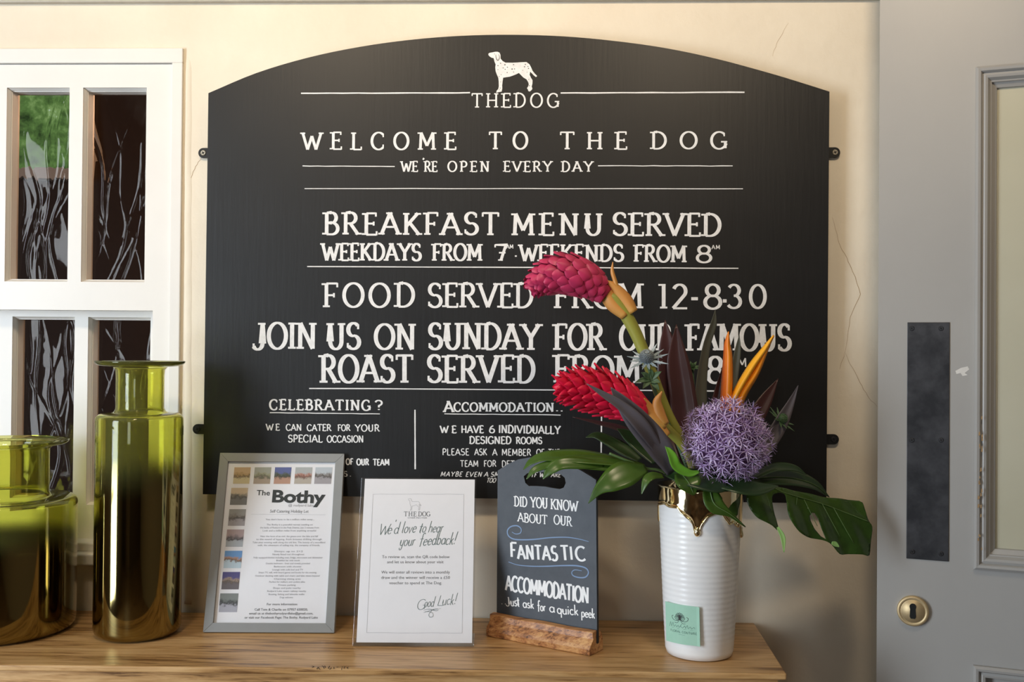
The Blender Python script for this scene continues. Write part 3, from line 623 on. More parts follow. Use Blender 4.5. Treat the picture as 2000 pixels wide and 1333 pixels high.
eu, ev = dp.uv(1783, 1193); er = .0262
mb = MB(); n = 48; vs = []
for (rr, hh) in ((1, 0), (1, .006), (.96, .0078), (.80, .0082), (.77, .0062), (.74, .0082), (.01, .0090)):
    for i in range(n): a = 2*math.pi*i/n; vs.append(dp.w(eu+er*rr*math.cos(a), ev+er*rr*math.sin(a), hh))
mb.add(vs, [(j*n+i, j*n+(i+1) % n, (j+1)*n+(i+1) % n, (j+1)*n+i) for j in range(6) for i in range(n)])
es = mb.build('escutcheon', 'brass', door, True, label='round brass keyhole cover')
kh = [(-.0052, -.009), (-.0035, -.0125), (.0035, -.0125), (.0052, -.009), (.0046, .004)]+[(.0056*math.cos(math.radians(a)), .0085+.0056*math.sin(math.radians(a))) for a in range(-20, 201, 20)]+[(-.0046, .004)]
vs_, fs_ = fill2d(kh); mb = MB(); mb.add([dp.w(eu+v.x, ev+v.y, .0093) for v in vs_], fs_); mb.build('keyhole', 'keyhole_black', es)
mb = MB(); mb.obox(dp, uL+UW, uL+UW+.05, v_bot, v_top+.06, -.1, 0); mb.obox(dp, uL, uL+UW+.05, v_top+.006, v_top+.06, -.1, 0); mb.build('hinge_post', 'grey_paint', door)
# ================================================================== SIDEBOARD
fr = Vector((.4539, -.3167)); fl = Vector((-.8082, -.3509)); dirx = (fr-fl).normalized()
SBx = Plane((fr.x, fr.y, TOP), (dirx.x, dirx.y, 0), (0, 0, 1))   # front plane: u along, v up, -n = into wall
sb = thing('sideboard', (-.35, -.18, 0), 'oak sideboard with a worn polished top, under the window and blackboard', 'sideboard')
L0 = -2.0; br = Vector((.4629, -.0083)); dep = .295
def sbq(u, d, z): p = fr+dirx*u+Vector((-dirx.y, dirx.x))*d; return Vector((p.x, p.y, z))
def sbox(mb, u0, u1, d0, d1, z0, z1):
    vs = [sbq(u, d, z) for z in (z0, z1) for (u, d) in ((u0, d0), (u1, d0), (u1, d1), (u0, d1))]
    mb.add(vs, [(0, 3, 2, 1), (4, 5, 6, 7), (0, 1, 5, 4), (1, 2, 6, 5), (2, 3, 7, 6), (3, 0, 4, 7)])
mb = MB()
def tq(u, d, z): # top follows the slightly skewed plan
    p = sbq(u, d, z); return p
bl = Vector((fl.x-.75, -.008)); fll = fr+dirx*L0
mb.add([(fll.x, fll.y, TOP-.0105), (fr.x, fr.y, TOP-.0105), (br.x, br.y, TOP-.0105), (fll.x, -.008, TOP-.0105), (fll.x, fll.y, TOP), (fr.x, fr.y, TOP), (br.x, br.y, TOP), (fll.x, -.008, TOP)],
       [(0, 3, 2, 1), (4, 5, 6, 7), (0, 1, 5, 4), (1, 2, 6, 5), (2, 3, 7, 6), (3, 0, 4, 7)])
o = mb.build('top', 'oak', sb); bevel(o, .0028, 3)
mb = MB(); sbox(mb, L0+.012, -.012, .010, dep-.002, .10, TOP-.0105); mb.build('carcass', 'oak', sb)
for i in range(4):
    u0_ = L0+.05+i*.478; mb = MB(); sbox(mb, u0_, u0_+.455, -.002, .012, TOP-.19, TOP-.05); d = bevel(mb.build('drawer', 'oak_edge', sb), .003)
    mb = MB(); c_ = sbq(u0_+.2275, -.016, TOP-.12); mb.lathe([(.0001, -.013), (.012, -.009), (.014, 0), (.012, .009), (.0001, .013)], c_, 20); mb.build('knob', 'brass', d, True)
    mb = MB(); sbox(mb, u0_, u0_+.455, -.002, .012, .14, TOP-.21); d = bevel(mb.build('cupboard_door', 'oak_edge', sb), .003)
    mb = MB(); c_ = sbq(u0_+.41, -.016, TOP-.42); mb.lathe([(.0001, -.013), (.012, -.009), (.014, 0), (.012, .009), (.0001, .013)], c_, 20); mb.build('knob', 'brass', d, True)
for u_ in (L0+.03, -.09):
    for d_ in (.02, dep-.08): mb = MB(); sbox(mb, u_, u_+.06, d_, d_+.06, 0, .10); mb.build('foot', 'oak', sb)
# old ink scribble marks near the front edge
mb = MB(); tp = Plane((0, 0, TOP), (1, 0, 0), (0, 1, 0))
def tuv(x, y): q_ = PZ(x, y, TOP); return (q_.x, q_.y)
for i in range(12):
    x = 612+i*6+RB.uniform(-2, 2); p = [tuv(x+RB.uniform(-3, 4), 1304+RB.uniform(-3, 3)+k*1.5) for k in range(3)]
    V, F = ribbon([Vector(a) for a in p], .0012); mb.add([tp.w(v.x, v.y, .0003) for v in V], F)
mb.build('ink_marks', 'keyhole_black', sb, kind='stuff')
# ================================================================== BLACKBOARD
YBD = -.032
bp = Plane((0, YBD, 0), (1, 0, 0), (0, 0, 1))
A = bp.uv(396, 966); B = bp.uv(1614, 984); C_ = bp.uv(1620, 179); D_ = bp.uv(407, 182)
archpx = [(407, 182), (500, 143), (600, 113), (700, 92), (800, 78), (900, 70), (1000, 68), (1100, 71), (1200, 80), (1300, 94), (1400, 115), (1500, 142), (1560, 160), (1620, 179)]
archuv = [bp.uv(*p) for p in archpx]; arch = cr(archuv, 4)[::-1]
bd = thing('menu_blackboard', ((A.x+B.x)/2, YBD+.01, A.y), 'large arched blackboard painted with white welcome and serving times, on the wall', 'menu board')
mb = MB(); slab(mb, bp, [tuple(A), tuple(B)]+[tuple(p) for p in arch], [], -.022, 0, 0, 1); o = mb.build('board', ['black_paint', 'board_edge'], bd); bevel(o, .0015)
mb = MB()
rule(mb, bp, (588, 182.5), (918, 181.5), .0026); rule(mb, bp, (1095, 182), (1454, 180.5), .0026); rule(mb, bp, (591, 324.5), (771, 325.5), .0017); rule(mb, bp, (1168, 324), (1431, 324.5), .0017)
rule(mb, bp, (595, 368.5), (1451, 369), .0016); rule(mb, bp, (600, 521), (1442, 524.5), .0020); rule(mb, bp, (604, 759), (1400, 764), .0022)
rule(mb, bp, (527, 806.5), (742, 809), .0017); rule(mb, bp, (868, 809), (1095, 811), .0017); rule(mb, bp, (1215, 811), (1308, 811), .0017)
rule(mb, bp, (810.5, 801), (811, 917), .0028); rule(mb, bp, (1175, 800), (1174, 893), .0028)
mb.build('painted_rules', 'white_lettering', bd)
W8 = dict(thick=.19, thin=.10)
LT = lambda it, **k: words(bp, it, bd, **k)
LT([('THE', 922, 997, 210, 210, 27), ('DOG', 1005, 1091, 210, 210, 27)], thick=.13, thin=.09)
LT([('WELCOME', 591, 890, 292, 292, 33), ('TO', 956, 1035, 291.5, 291.5, 33), ('THE', 1095, 1229, 291.5, 291.5, 33), ('DOG', 1272, 1424, 291, 291, 33)], thick=.16, thin=.09)
LT([("WE", 784, 819, 335.5, 335.5, 20), ("'", 824, 829, 333, 333, 20), ('RE', 829, 857, 335.5, 335.5, 20), ('OPEN', 875, 955, 335.5, 335.5, 20), ('EVERY', 984, 1077, 335.5, 335.5, 20), ('DAY', 1097, 1157, 335.5, 335.5, 20)], thick=.17, thin=.10)
LT([('BREAKFAST', 633, 973, 458, 459, 42), ('MENU', 1001, 1175, 459, 460, 42), ('SERVED', 1197, 1407, 460, 461, 43)], thick=.17, thin=.09)
LT([('WEEKDAYS', 630, 828, 509, 509, 33), ('FROM', 845, 946, 509, 509.5, 32), ('7', 967, 988, 509.5, 509.5, 31), ('AM', 989, 1004, 486, 486, 8, dict(serif=0)), ('·', 1005, 1010, 507, 507, 20), ('WEEKENDS', 1016, 1223, 510, 511, 32), ('FROM', 1239, 1345, 511, 512, 32), ('8', 1361, 1389, 513, 513, 33), ('AM', 1390, 1406, 487, 487, 8, dict(serif=0))], thick=.185, thin=.10)
LT([('FOOD', 632, 809, 599.5, 600, 46), ('SERVED', 836, 1047, 600, 601, 46), ('FROM', 1083, 1254, 601.5, 602.5, 47), ('12', 1290, 1342, 603, 603, 47), ('-', 1350, 1363, 603, 603, 47, dict(thin=.13)), ('8', 1376, 1408, 604, 604, 48), ('·', 1413, 1418, 604, 604, 46), ('30', 1420, 1495, 602, 602, 45)], thick=.155, thin=.085)
LT([('JOIN', 495, 624, 681, 682, 50), ('US', 640, 711, 682, 682, 50), ('ON', 733, 818, 682, 682.5, 49), ('SUNDAY', 837, 1061, 682, 683, 50), ('FOR', 1083, 1187, 683.5, 684, 50), ('OUR', 1212, 1320, 684, 684.5, 50), ('FAMOUS', 1342, 1552, 684.5, 685, 51)], thick=.165, thin=.085)
LT([('ROAST', 627, 814, 747, 747, 53), ('SERVED', 835, 1052, 747, 747.5, 52), ('FROM', 1083, 1258, 747, 748, 52), ('12', 1292, 1345, 748, 748, 50), ('8', 1382, 1412, 749, 749, 51), ('PM', 1418, 1458, 717, 717, 17, dict(serif=0))], thick=.165, thin=.085)
LT([('CELEBRATING', 527, 723, 801, 802, 20), ('?', 733, 746, 801.5, 801.5, 19)], thick=.20, thin=.12)
LT([('WE', 520, 546, 841, 841, 12.5), ('CAN', 559, 591, 841.5, 841.5, 12.5), ('CATER', 600, 649, 842, 842, 12.5), ('FOR', 660, 686, 842, 842, 12), ('YOUR', 694, 741, 843, 843, 13), ('SPECIAL', 563, 632, 864, 864.5, 14), ('OCCASION', 639, 712, 864.5, 864.5, 13)], thick=.18, thin=.14, serif=.6)
LT([('OF', 676, 692, 908, 908, 11.5), ('OUR', 697, 723, 909, 909, 12), ('TEAM', 729, 763, 909.5, 909.5, 12), ('S.', 672, 685, 931, 931, 10)], thick=.22, thin=.17, serif=.3)
LT([('A', 868, 885, 805, 805, 21), ('CCOMMODATION', 887, 1081, 804, 804.5, 17), ('..', 1087, 1098, 804, 804, 17)], thick=.21, thin=.13)
LT([('WE', 860, 891, 846, 846, 14), ('HAVE', 901, 947, 846, 846, 14), ('6', 956, 966, 846, 846, 14), ('INDIVIDUALLY', 974, 1097, 846, 848, 15), ('DESIGNED', 917, 1001, 867, 867.5, 14), ('ROOMS', 1008, 1061, 867.5, 867.5, 13)], thick=.20, thin=.15, serif=.6)
LT([('PLEASE', 864, 918, 889.5, 889.5, 12.5), ('ASK', 927, 953, 889.5, 889.5, 12.5), ('A', 962, 971, 890, 890, 12.5), ('MEMBER', 980, 1039, 890, 890.5, 12.5), ('OF', 1048, 1065, 890.5, 890.5, 12.5), ('THE', 1071, 1095, 890.5, 890.5, 12.5), ('TEAM', 899, 936, 912, 912, 12), ('FOR', 945, 971, 912, 912, 12), ('DETAILS', 980, 1036, 912.5, 912.5, 12)], thick=.15, thin=.13, serif=0)
LT([('MAYBE', 860, 902, 931, 931, 9), ('EVEN', 909, 940, 931.5, 931.5, 9), ('A', 945, 953, 931.5, 931.5, 9), ('SM', 958, 974, 931.5, 931.5, 9), ('IF', 1038, 1048, 932.5, 932.5, 9), ('WE', 1053, 1069, 932.5, 932.5, 9), ('ARE', 1076, 1096, 932.5, 932.5, 9), ('TOO', 950, 969, 943, 943, 8.5)], thick=.19, thin=.16, serif=0, slant=.28)
# painted pointer dog
def zc_(x, y): return (900+x/8.886, 80+y/8.886)
dogz = [(478, 225), (500, 208), (545, 200), (600, 190), (640, 190), (672, 205), (688, 240), (692, 310), (725, 350), (775, 378), (900, 380), (1040, 372), (1140, 368), (1190, 405), (1218, 455), (1245, 520), (1285, 570), (1325, 610), (1305, 630), (1265, 598), (1225, 555), (1203, 535), (1195, 590), (1215, 635), (1245, 685), (1243, 740), (1230, 795), (1243, 830), (1225, 858), (1195, 880), (1172, 872), (1165, 845), (1148, 822), (1165, 798), (1180, 760), (1172, 720), (1140, 668), (1085, 635), (1040, 590), (1008, 558), (940, 590), (850, 622), (735, 640), (728, 690), (718, 770), (720, 830), (708, 882), (660, 890), (615, 902), (622, 865), (650, 838), (660, 790), (658, 700), (650, 640), (628, 590), (605, 530), (598, 460), (605, 410), (585, 360), (570, 300), (535, 293), (505, 275), (482, 250)]
mb = MB(); vs_, fs_ = fill2d([bp.uv(*zc_(*p)) for p in dogz]); mb.add([bp.w(v.x, v.y, .0005) for v in vs_], fs_); dg_ = mb.build('painted_dog', 'white_lettering', bd)
mb = MB()
for (x, y) in [(645, 430), (645, 500), (700, 587), (765, 415), (735, 470), (808, 458), (805, 550), (890, 490), (932, 488), (916, 540), (1105, 450), (1165, 445), (1175, 480), (1075, 512), (1120, 410), (1150, 545), (690, 390), (692, 715), (684, 820), (1190, 780), (1180, 670), (585, 228), (770, 495), (915, 412), (668, 850), (665, 620)]:
    u, v = bp.uv(*zc_(x, y)); r_ = RB.uniform(.0006, .0014); mb.add([bp.w(u+r_*math.cos(a), v+r_*.8*math.sin(a), .0009) for a in (0, 1.05, 2.1, 3.14, 4.2, 5.2)], [(0, 1, 2, 3, 4, 5)])
stroke(mb, bp, [zc_(*p) for p in [(610, 240), (608, 270), (622, 320), (645, 340), (662, 320), (672, 280), (655, 235)]], .0010, .0009)
mb.build('dog_markings', 'board_edge', dg_, kind='stuff')
# fixing tabs
for (x, y, sd, mt) in [(398, 299.5, -1, 'screw_steel'), (387, 838.5, -1, 'dark_screw'), (1630, 298.5, 1, 'screw_steel'), (1627.5, 858.5, 1, 'dark_screw')]:
    wp = Plane((0, -.004, 0), (1, 0, 0), (0, 0, 1)); u, v = wp.uv(x, y); r_ = .0098
    ol = [(u+sd*r_*math.cos(a), v+r_*math.sin(a)) for a in [math.radians(t) for t in range(-90, 91, 15)]]+[(u-sd*.03, v+r_*.95), (u-sd*.03, v-r_*.95)]
    if sd < 0: ol = ol[::-1]
    mb = MB(); slab(mb, wp, ol, [], 0, .003); tb = mb.build('fixing_tab', 'black_iron', bd); screw('screw', wp, u, v, .003, .0055, tb, mt)
# ================================================================== PICTURE FRAME
def leaning(x, y, ps, ln, z): e = Vector((math.cos(ps), math.sin(ps), 0)); n = Vector((-math.sin(ps), math.cos(ps), 0)); return Plane((x, y, z), e, n*math.sin(ln)+Vector((0, 0, 1))*math.cos(ln))
fp = leaning(-.5466, -.1504, .0486, .3091, TOP+.002); FW, FH = .2351, .3275
pf = thing('picture_frame', fp.w(FW/2, 0, -.008), 'grey picture frame holding a printed holiday let leaflet, leaning on the blackboard', 'picture frame')
bw = .0165
pl_ = fp
def mitre(mb, u0, u1, v0, v1, w, h0, h1, side, lip=.003):
    c = [(u0, v0), (u1, v0), (u1, v1), (u0, v1)]; i = [(u0+w, v0+w), (u1-w, v0+w), (u1-w, v1-w), (u0+w, v1-w)]
    a, b = side, (side+1) % 4; q_ = [c[a], c[b], i[b], i[a]]
    vs = [fp.w(*p, h0) for p in q_]+[fp.w(*p, h1) for p in q_]; mb.add(vs, [(0, 3, 2, 1), (4, 5, 6, 7), (0, 1, 5, 4), (1, 2, 6, 5), (2, 3, 7, 6), (3, 0, 4, 7)])
for s_ in range(4): mb = MB(); mitre(mb, 0, FW, 0, FH, bw, -.014, 0, s_); bevel(mb.build('frame_rail', 'frame_grey', pf), .0006)
MB().obox(fp, bw-.003, FW-bw+.003, bw-.003, FH-bw+.003, -.0075, -.0055).build('leaflet', 'paper', pf)
MB().obox(fp, .003, FW-.003, .003, FH-.003, -.013, -.0085).build('backing_board', 'worn_timber', pf)
MB().add([fp.w(u, v, -.0045) for u, v in ((bw, bw), (FW-bw, bw), (FW-bw, FH-bw), (bw, FH-bw))], [(0, 1, 2, 3)]).build('glazing', 'picture_glass', pf)
sp_ = Plane(fp.w(0, 0, -.0054), fp.ex, fp.ey)
def zf(x, y): return (395+x/3.603, 880+y/3.603)
tops = [(222, 120, 337, 236), (365, 120, 482, 237), (508, 120, 624, 237), (652, 120, 771, 237), (793, 120, 912, 237)]
lefts = [(200, 265, 318, 385), (186, 415, 304, 532), (170, 558, 290, 680), (155, 708, 278, 830), (140, 857, 262, 980), (122, 1008, 250, 1140)]
for i, (x0, y0, x1, y1) in enumerate(tops+lefts):
    sk = -8 if i < 5 else -9
    q_ = [sp_.uv(*zf(x0-6, y1)), sp_.uv(*zf(x1-6, y1)), sp_.uv(*zf(x1+5, y0)), sp_.uv(*zf(x0+5, y0))]
    c_ = sp_.w(sum(p.x for p in q_)/4, sum(p.y for p in q_)/4, 0)
    MB().add([sp_.w(p.x, p.y, .0002) for p in q_], [(0, 1, 2, 3)]).build('snapshot', PH[i], pf, origin=c_)
typeset(sp_, [('The', 514, 968, 26, 10.5, .02)], pf, 'heading', 'dark_ink', bold=.012)
typeset(sp_, [('Bothy', 583, 982, 104, 24, .02)], pf, 'heading', 'dark_ink', bold=.035)
typeset(sp_, [('@ rudyard lake', 588, 990, 50, 5, .01)], pf, 'subheading', 'pale_ink')
typeset(sp_, [('Self Catering Holiday Let', 565, 1002, 75, 6, .005)], pf, 'subheading', 'grey_ink')
mb = MB(); rule(mb, sp_, (490, 1005), (636, 1006), .0003, .0003); mb.build('thin_rule', 'pale_ink', pf)
tx = [("You don't have to be a million miles away...", 488, 95), None, ('The Bothy is a peaceful retreat nestling on', 525, 90), ('the banks of Rudyard in the Peak District, just 5 minutes from', 546, 115), ('Leek and a million miles from anything stressful', 567, 104), ('Hear the hoot of an owl, the geese over the lake and fall', 607, 112), ('to the sound of lapping, fresh breezes drifting through', 628, 128), ('Take your evening walk along the old line. The beauty of a woodland', 650, 142), ('walk, the adventure of sailing trip, the company of friends.', 670, 122),
 ('Sleeps up to 2+2', 713, 56), ('Newly fitted out throughout', 734, 62), ('Fully equipped kitchen including oven, fridge, microwave and dishwasher', 757, 135), ('Breakfast bar with stools', 777, 46), ('Double bedroom - linen and towels provided', 798, 86), ('Bathroom with shower', 820, 54), ('Lounge with sofa bed and TV', 842, 60), ('Smart TV, wifi, with board games and books for the evening', 862, 113), ('Outdoor decking with table and chairs and lake views beyond', 885, 126), ('Charming sitting area', 907, 52), ('Perfect for walkers and cyclists alike', 928, 70), ('Private parking', 950, 34), ('Shops and pubs nearby', 971, 54), ('Rudyard Lake steam railway nearby', 993, 76), ('Boating, fishing and lakeside walks', 1015, 70), ('Dogs welcome', 1037, 26)]
typeset(sp_, [(t[0], 395+(607 if t[1] > 480 else 0)/3.603-(t[1]-700)/3.603*.045, 880+t[1]/3.603+1.3, t[2], 3.4, 0) for t in tx if t], pf, 'printed_text', 'pale_ink', bold=.004)
typeset(sp_, [('For more information:', 551, 1183, 60, 4.6, 0), ('Call Tom & Charlie on 07957 650020,', 549, 1193.5, 104, 4.8, 0), ('email us at thebothyrudyardlake@gmail.com,', 549, 1201, 125, 4.6, 0), ('or visit our Facebook Page: The Bothy, Rudyard Lake', 549, 1209, 143, 4.6, 0)], pf, 'printed_text', 'grey_ink', bold=.008)
# easel strut behind
mb = MB(); a_ = fp.w(FW*.45, FH*.52, -.014); mb.add([a_, a_+fp.ex*.03, Vector((a_.x+.04, a_.y+.06, TOP+.001)), Vector((a_.x-.01, a_.y+.06, TOP+.001))], [(0, 1, 2, 3)]); solid(mb.build('strut', 'worn_timber', pf), .003)
# ================================================================== ACRYLIC NOTICE
ap = leaning(-.2636, -.2173, .0477, .3257, TOP+.0025); AW, AH = .2085, .2925
ac = thing('feedback_notice', ap.w(AW/2, 0, 0), 'white feedback notice in a clear acrylic slanted stand, right of grey frame', 'notice')
MB().obox(ap, .0065, AW-.003, .0055, AH-.002, -.0008, -.0004).build('notice_sheet', 'paper', ac)
mb = MB(); mb.obox(ap, 0, AW, 0, AH, -.0040, -.0015); e_ = ap.w(0, 0, -.004); 
bevel(mb.build('acrylic_back', 'acrylic', ac), .0004)
nb = Vector((-math.sin(.0477), math.cos(.0477), 0)); f0 = ap.w(0, 0, -.003); f1 = ap.w(AW, 0, -.003); mb = MB(); zz = TOP+.0005
mb.add([(f0.x, f0.y, zz), (f1.x, f1.y, zz), (f1.x+nb.x*.08, f1.y+nb.y*.08, zz), (f0.x+nb.x*.08, f0.y+nb.y*.08, zz)]+[(f0.x, f0.y, zz+.002), (f1.x, f1.y, zz+.002), (f1.x+nb.x*.08, f1.y+nb.y*.08, zz+.002), (f0.x+nb.x*.08, f0.y+nb.y*.08, zz+.002)], [(0, 3, 2, 1), (4, 5, 6, 7), (0, 1, 5, 4), (1, 2, 6, 5), (2, 3, 7, 6), (3, 0, 4, 7)])
mb.build('acrylic_foot', 'acrylic', ac)
np_ = Plane(ap.w(0, 0, -.0003), ap.ex, ap.ey)
def za(x, y): return (680+x/3.808, 930+y/3.808)
mb = MB()
cs = [(185, 137), (860, 137), (848, 1170), (138, 1168)]
for i in range(4): rule(mb, np_, za(*cs[i]), za(*cs[(i+1) % 4]), .0004, .0002)
mb.build('border_line', 'pale_ink', ac)
mb = MB()
def sdog(p): # same dog, drawn as an outline
    return (797+(p[0]-478)/847*25.5, 974.5+(p[1]-190)/712*23)
for i in range(0, len(dogz)-2, 2): stroke(mb, np_, [sdog(p) for p in dogz[i:i+3]], .0004, .0002, 1, False, False)
mb.build('printed_dog', 'pale_ink', ac)
words(np_, [('THE', 789, 813, 1009, 1009, 9), ('DOG', 817, 841, 1009, 1009, 9)], ac, 'printed_heading', 'grey_ink', .13, .07, h=.0002)
typeset(np_, [('OVER PEOVER', 815, 1013.5, 38, 3, 0)], ac, 'printed_text', 'pale_ink')
sc_ = dict(serif=0, h=.0002, slant=.30, jit=.03)
words(np_, [('W', 738, 757, 1045, 1045, 21, dict(thick=.06, thin=.03)), ("e'd", 756, 778, 1044, 1043, 23), ('love', 784, 812, 1042, 1041, 23), ('to', 818, 831, 1041, 1041, 22), ('hear', 836, 865, 1041, 1040, 22), ('your', 780, 810, 1067, 1066, 22), ('feedback!', 819, 889, 1066, 1064, 24)], ac, 'script_heading', 'green_ink', .058, .045, **sc_)
words(np_, [('G', 813, 829, 1192, 1191, 20), ('ood', 828, 847, 1187, 1186, 20), ('L', 852, 865, 1184, 1184, 20), ('uck!', 863, 890, 1183, 1181, 21)], ac, 'script_heading', 'green_ink', .052, .04, **sc_)
mb = MB(); stroke(mb, np_, [za(*p) for p in [(560, 1000), (600, 992), (650, 1005), (672, 1000)]], .0006); stroke(mb, np_, [za(*p) for p in [(668, 988), (630, 995), (600, 1030), (608, 1052), (630, 1045), (625, 1020), (585, 1010), (560, 1018)]], .0006); stroke(mb, np_, [za(*p) for p in [(570, 1015), (620, 1000), (690, 988)]], .0005)
mb.build('flourish', 'green_ink', ac)
typeset(np_, [('To review us, scan the QR code below', 812, 1091, 132, 6, 0), ('and let us know about your visit', 811, 1101, 110, 6, 0), ('We will enter all reviews into a monthly', 811.5, 1121, 134, 6, 0), ('draw and the winner will receive a £50', 811.5, 1131.5, 134, 6, 0), ('voucher to spend at The Dog.', 811.5, 1142, 103, 6, 0)], ac, 'printed_text', 'grey_ink', bold=-.004)
# ================================================================== TABLE SIGN
ps = -.5455; sg = Plane((-.0190, -.1148, TOP+.036), (math.cos(ps), math.sin(ps), 0), (0, 0, 1))
ts = thing('table_sign', sg.w(.103, -.036, 0), 'small grey chalkboard sign about accommodation, slotted in a rustic wooden block', 'table sign')
u_l, _ = sg.uv(971, 1100); u_r = sg.uv(1167.5, 1100).x
ol = [(u_l, -.022), (u_r, -.022)]+[tuple(sg.uv(*p)) for p in [(1164, 938), (1155, 932), (1135, 920), (1110, 908), (1085, 899), (1060, 894), (1035, 894), (1012, 898), (992, 907), (972, 920)]]
hl = [(1023, 931), (1030, 925), (1042, 923), (1060, 923), (1080, 925), (1095, 927), (1103, 934), (1105, 944), (1101, 953), (1093, 956), (1080, 954), (1064, 951), (1045, 950), (1033, 950), (1026, 944)]
mb = MB(); slab(mb, sg, ol, [[tuple(sg.uv(*p)) for p in hl]], -.006, 0, 0, 1); bevel(mb.build('sign_panel', ['slate_paint', 'slate_edge'], ts), .0008)
mb = MB(); d0, d1 = .027, -.020
prof = [(d0, 0), (d0+.001, .010), (d0-.002, .016), (d0-.008, .026), (d0-.012, .0365), (.002, .0375), (.002, .015), (-.008, .015), (-.008, .037), (d1+.010, .036), (d1+.005, .026), (d1, .014), (d1, 0)]
ub0, ub1 = u_l-.004, u_r+.001; n = len(prof)
def bs(u, d, z): p = sg.w(u, 0, d); return Vector((p.x, p.y, TOP+z+.0005))
U = [ub0+(ub1-ub0)*i/12 for i in range(13)]; vs = []
for i, u in enumerate(U):
    for (d, z) in prof: vs.append(bs(u+(.0012*math.sin(z*300) if i in (0, 12) else 0), d*(1+.02*math.sin(i*1.7)), z*(1+.015*math.sin(i*1.1+1))))
fs = [(i*n+j, i*n+(j+1) % n, (i+1)*n+(j+1) % n, (i+1)*n+j) for i in range(12) for j in range(n)]
mb.add(vs, [f[::-1] for f in fs])
for i, flip in ((0, 0), (12, 1)):
    b_ = i*n; quads = [(0, 1, 2, 3, 4, 5, 6, 12), (12, 6, 7), (12, 7, 8, 9, 10, 11)]
    mb.f += [[b_+k for k in (qd if not flip else qd[::-1])] for qd in quads]; mb.mi += [0]*3
blk = mb.build('wooden_block', 'pine_stained', ts, origin=sg.w(.1, -.02, 0)); bevel(blk, .0015)
def zs(x, y): return (940+x/3.3308, 900+y/3.3308)
cw = dict(mat='white_chalk_pen', h=.0004)
words(sg, [('DID', 1005, 1032, 989, 991, 19), ('YOU', 1037, 1072, 991, 994, 20), ('KNOW', 1076, 1131, 995, 1000, 20), ('ABOUT', 1012, 1071, 1019, 1025, 17), ('OUR', 1082, 1119, 1024, 1029, 18)], ts, thick=.15, thin=.10, serif=.8, **cw)
words(sg, [('F', 997, 1010, 1088, 1089, 28), ('ANTAS', 1012, 1094, 1092, 1096, 27), ('T', 1097, 1112, 1095, 1095, 28), ('I', 1114, 1120, 1094, 1094, 26), ('C', 1126, 1145, 1096, 1096, 27)], ts, thick=.20, thin=.13, serif=0, **cw)
words(sg, [('ACCOMMODATION', 988, 1154, 1153, 1180, 29)], ts, thick=.165, thin=.14, serif=0, ls=.06, **cw)
words(sg, [('..', 980, 988, 1181, 1181, 14), ('J', 989, 997, 1184, 1184, 17), ('ust', 998, 1017, 1184, 1185, 20), ('ask', 1022, 1045, 1187, 1190, 19), ('for', 1051, 1068, 1193, 1195, 19), ('a', 1074, 1083, 1196, 1197, 20), ('quick', 1089, 1132, 1199, 1203, 20), ('peek', 1136, 1164, 1205, 1209, 19)], ts, thick=.13, thin=.10, serif=.4, **cw)
mb = MB()
stroke(mb, sg, [zs(*p) for p in [(200, 465), (225, 478), (255, 472), (260, 445), (235, 425), (195, 430), (172, 455), (178, 490), (215, 512), (280, 516), (360, 512), (450, 502), (560, 500), (640, 512), (700, 528)]], .0024)
stroke(mb, sg, [zs(*p) for p in [(178, 660), (240, 680), (330, 688), (430, 688), (530, 684), (620, 685), (680, 700), (698, 730), (680, 758), (640, 762), (600, 750), (590, 728), (610, 712), (655, 718)]], .0024)
mb.build('chalk_flourish', 'blue_chalk_pen', ts)
# ================================================================== GREEN GLASS VASES
def glass_vase(cx, Y, bodyR, neckR, lipR, z_sh, z_lip, z_lo, z_hi, name, label, cr_=.012):
    c = P(cx, 1000, Y); c = Vector((c.x, Y, TOP+.0005)); t = thing(name, c, label, 'vase')
    h1 = z_sh-TOP; h2 = z_lip-TOP; th = .0035
    a = [(.0005, .0), (bodyR*.80, .0)]+[(bodyR-cr_*1.3+cr_*1.3*math.sin(k), cr_*1.3-cr_*1.3*math.cos(k)) for k in (.3, .6, .9, 1.2, 1.57)]
    a += [(bodyR, h1*f) for f in (.2, .4, .6, .75, .85)]+[(bodyR-cr_+cr_*math.cos(k), h1-cr_+cr_*math.sin(k)) for k in (0, .35, .7, 1.05, 1.4)]
    a += [(neckR+.010, h1+.0005), (neckR+.003, h1+.003), (neckR, h1+.009), (neckR, h2-.02), (neckR+.001, h2-.009), (neckR+.006, h2-.004), (lipR*.75, h2-.0035), (lipR-.006, h2-.001), (lipR-.001, h2+.003), (lipR, h2+.006), (lipR-.0015, h2+.0065)]
    b = [(lipR-.008, h2+.002), (lipR*.75, h2), (neckR+.006, h2-.0005), (neckR-th*.8, h2-.008), (neckR-th, h2-.02), (neckR-th, h1+.009), (neckR-.001, h1-.001), (neckR+.008, h1-th)]
    b += [(bodyR-cr_-.002+(cr_-th+.002)*math.cos(k), h1-cr_+(cr_-th)*math.sin(k)) for k in (1.4, 1.05, .7, .35, 0)]+[(bodyR-th, h1*f) for f in (.85, .75, .6, .4, .2)]
    b += [(bodyR-th-.004, cr_), (bodyR*.78, .007), (.0005, .007)]
    mb = MB(); mb.lathe([(r, z) for r, z in a+b], (c.x, c.y, c.z), 96)
    mb.build('glass_body', vase_glass(name+'_glass', z_lo-TOP, z_hi-TOP), t, True, origin=c)
    return t
Yt = -.158
glass_vase(271, Yt, .0750, .0413, .0775, Zp(271, 808, Yt), Zp(271, 713, Yt), Zp(271, 975, Yt), Zp(271, 885, Yt), 'tall_vase', 'tall slim green glass vase with mirrored lower body and wide flat lip')
Ysv = -.150
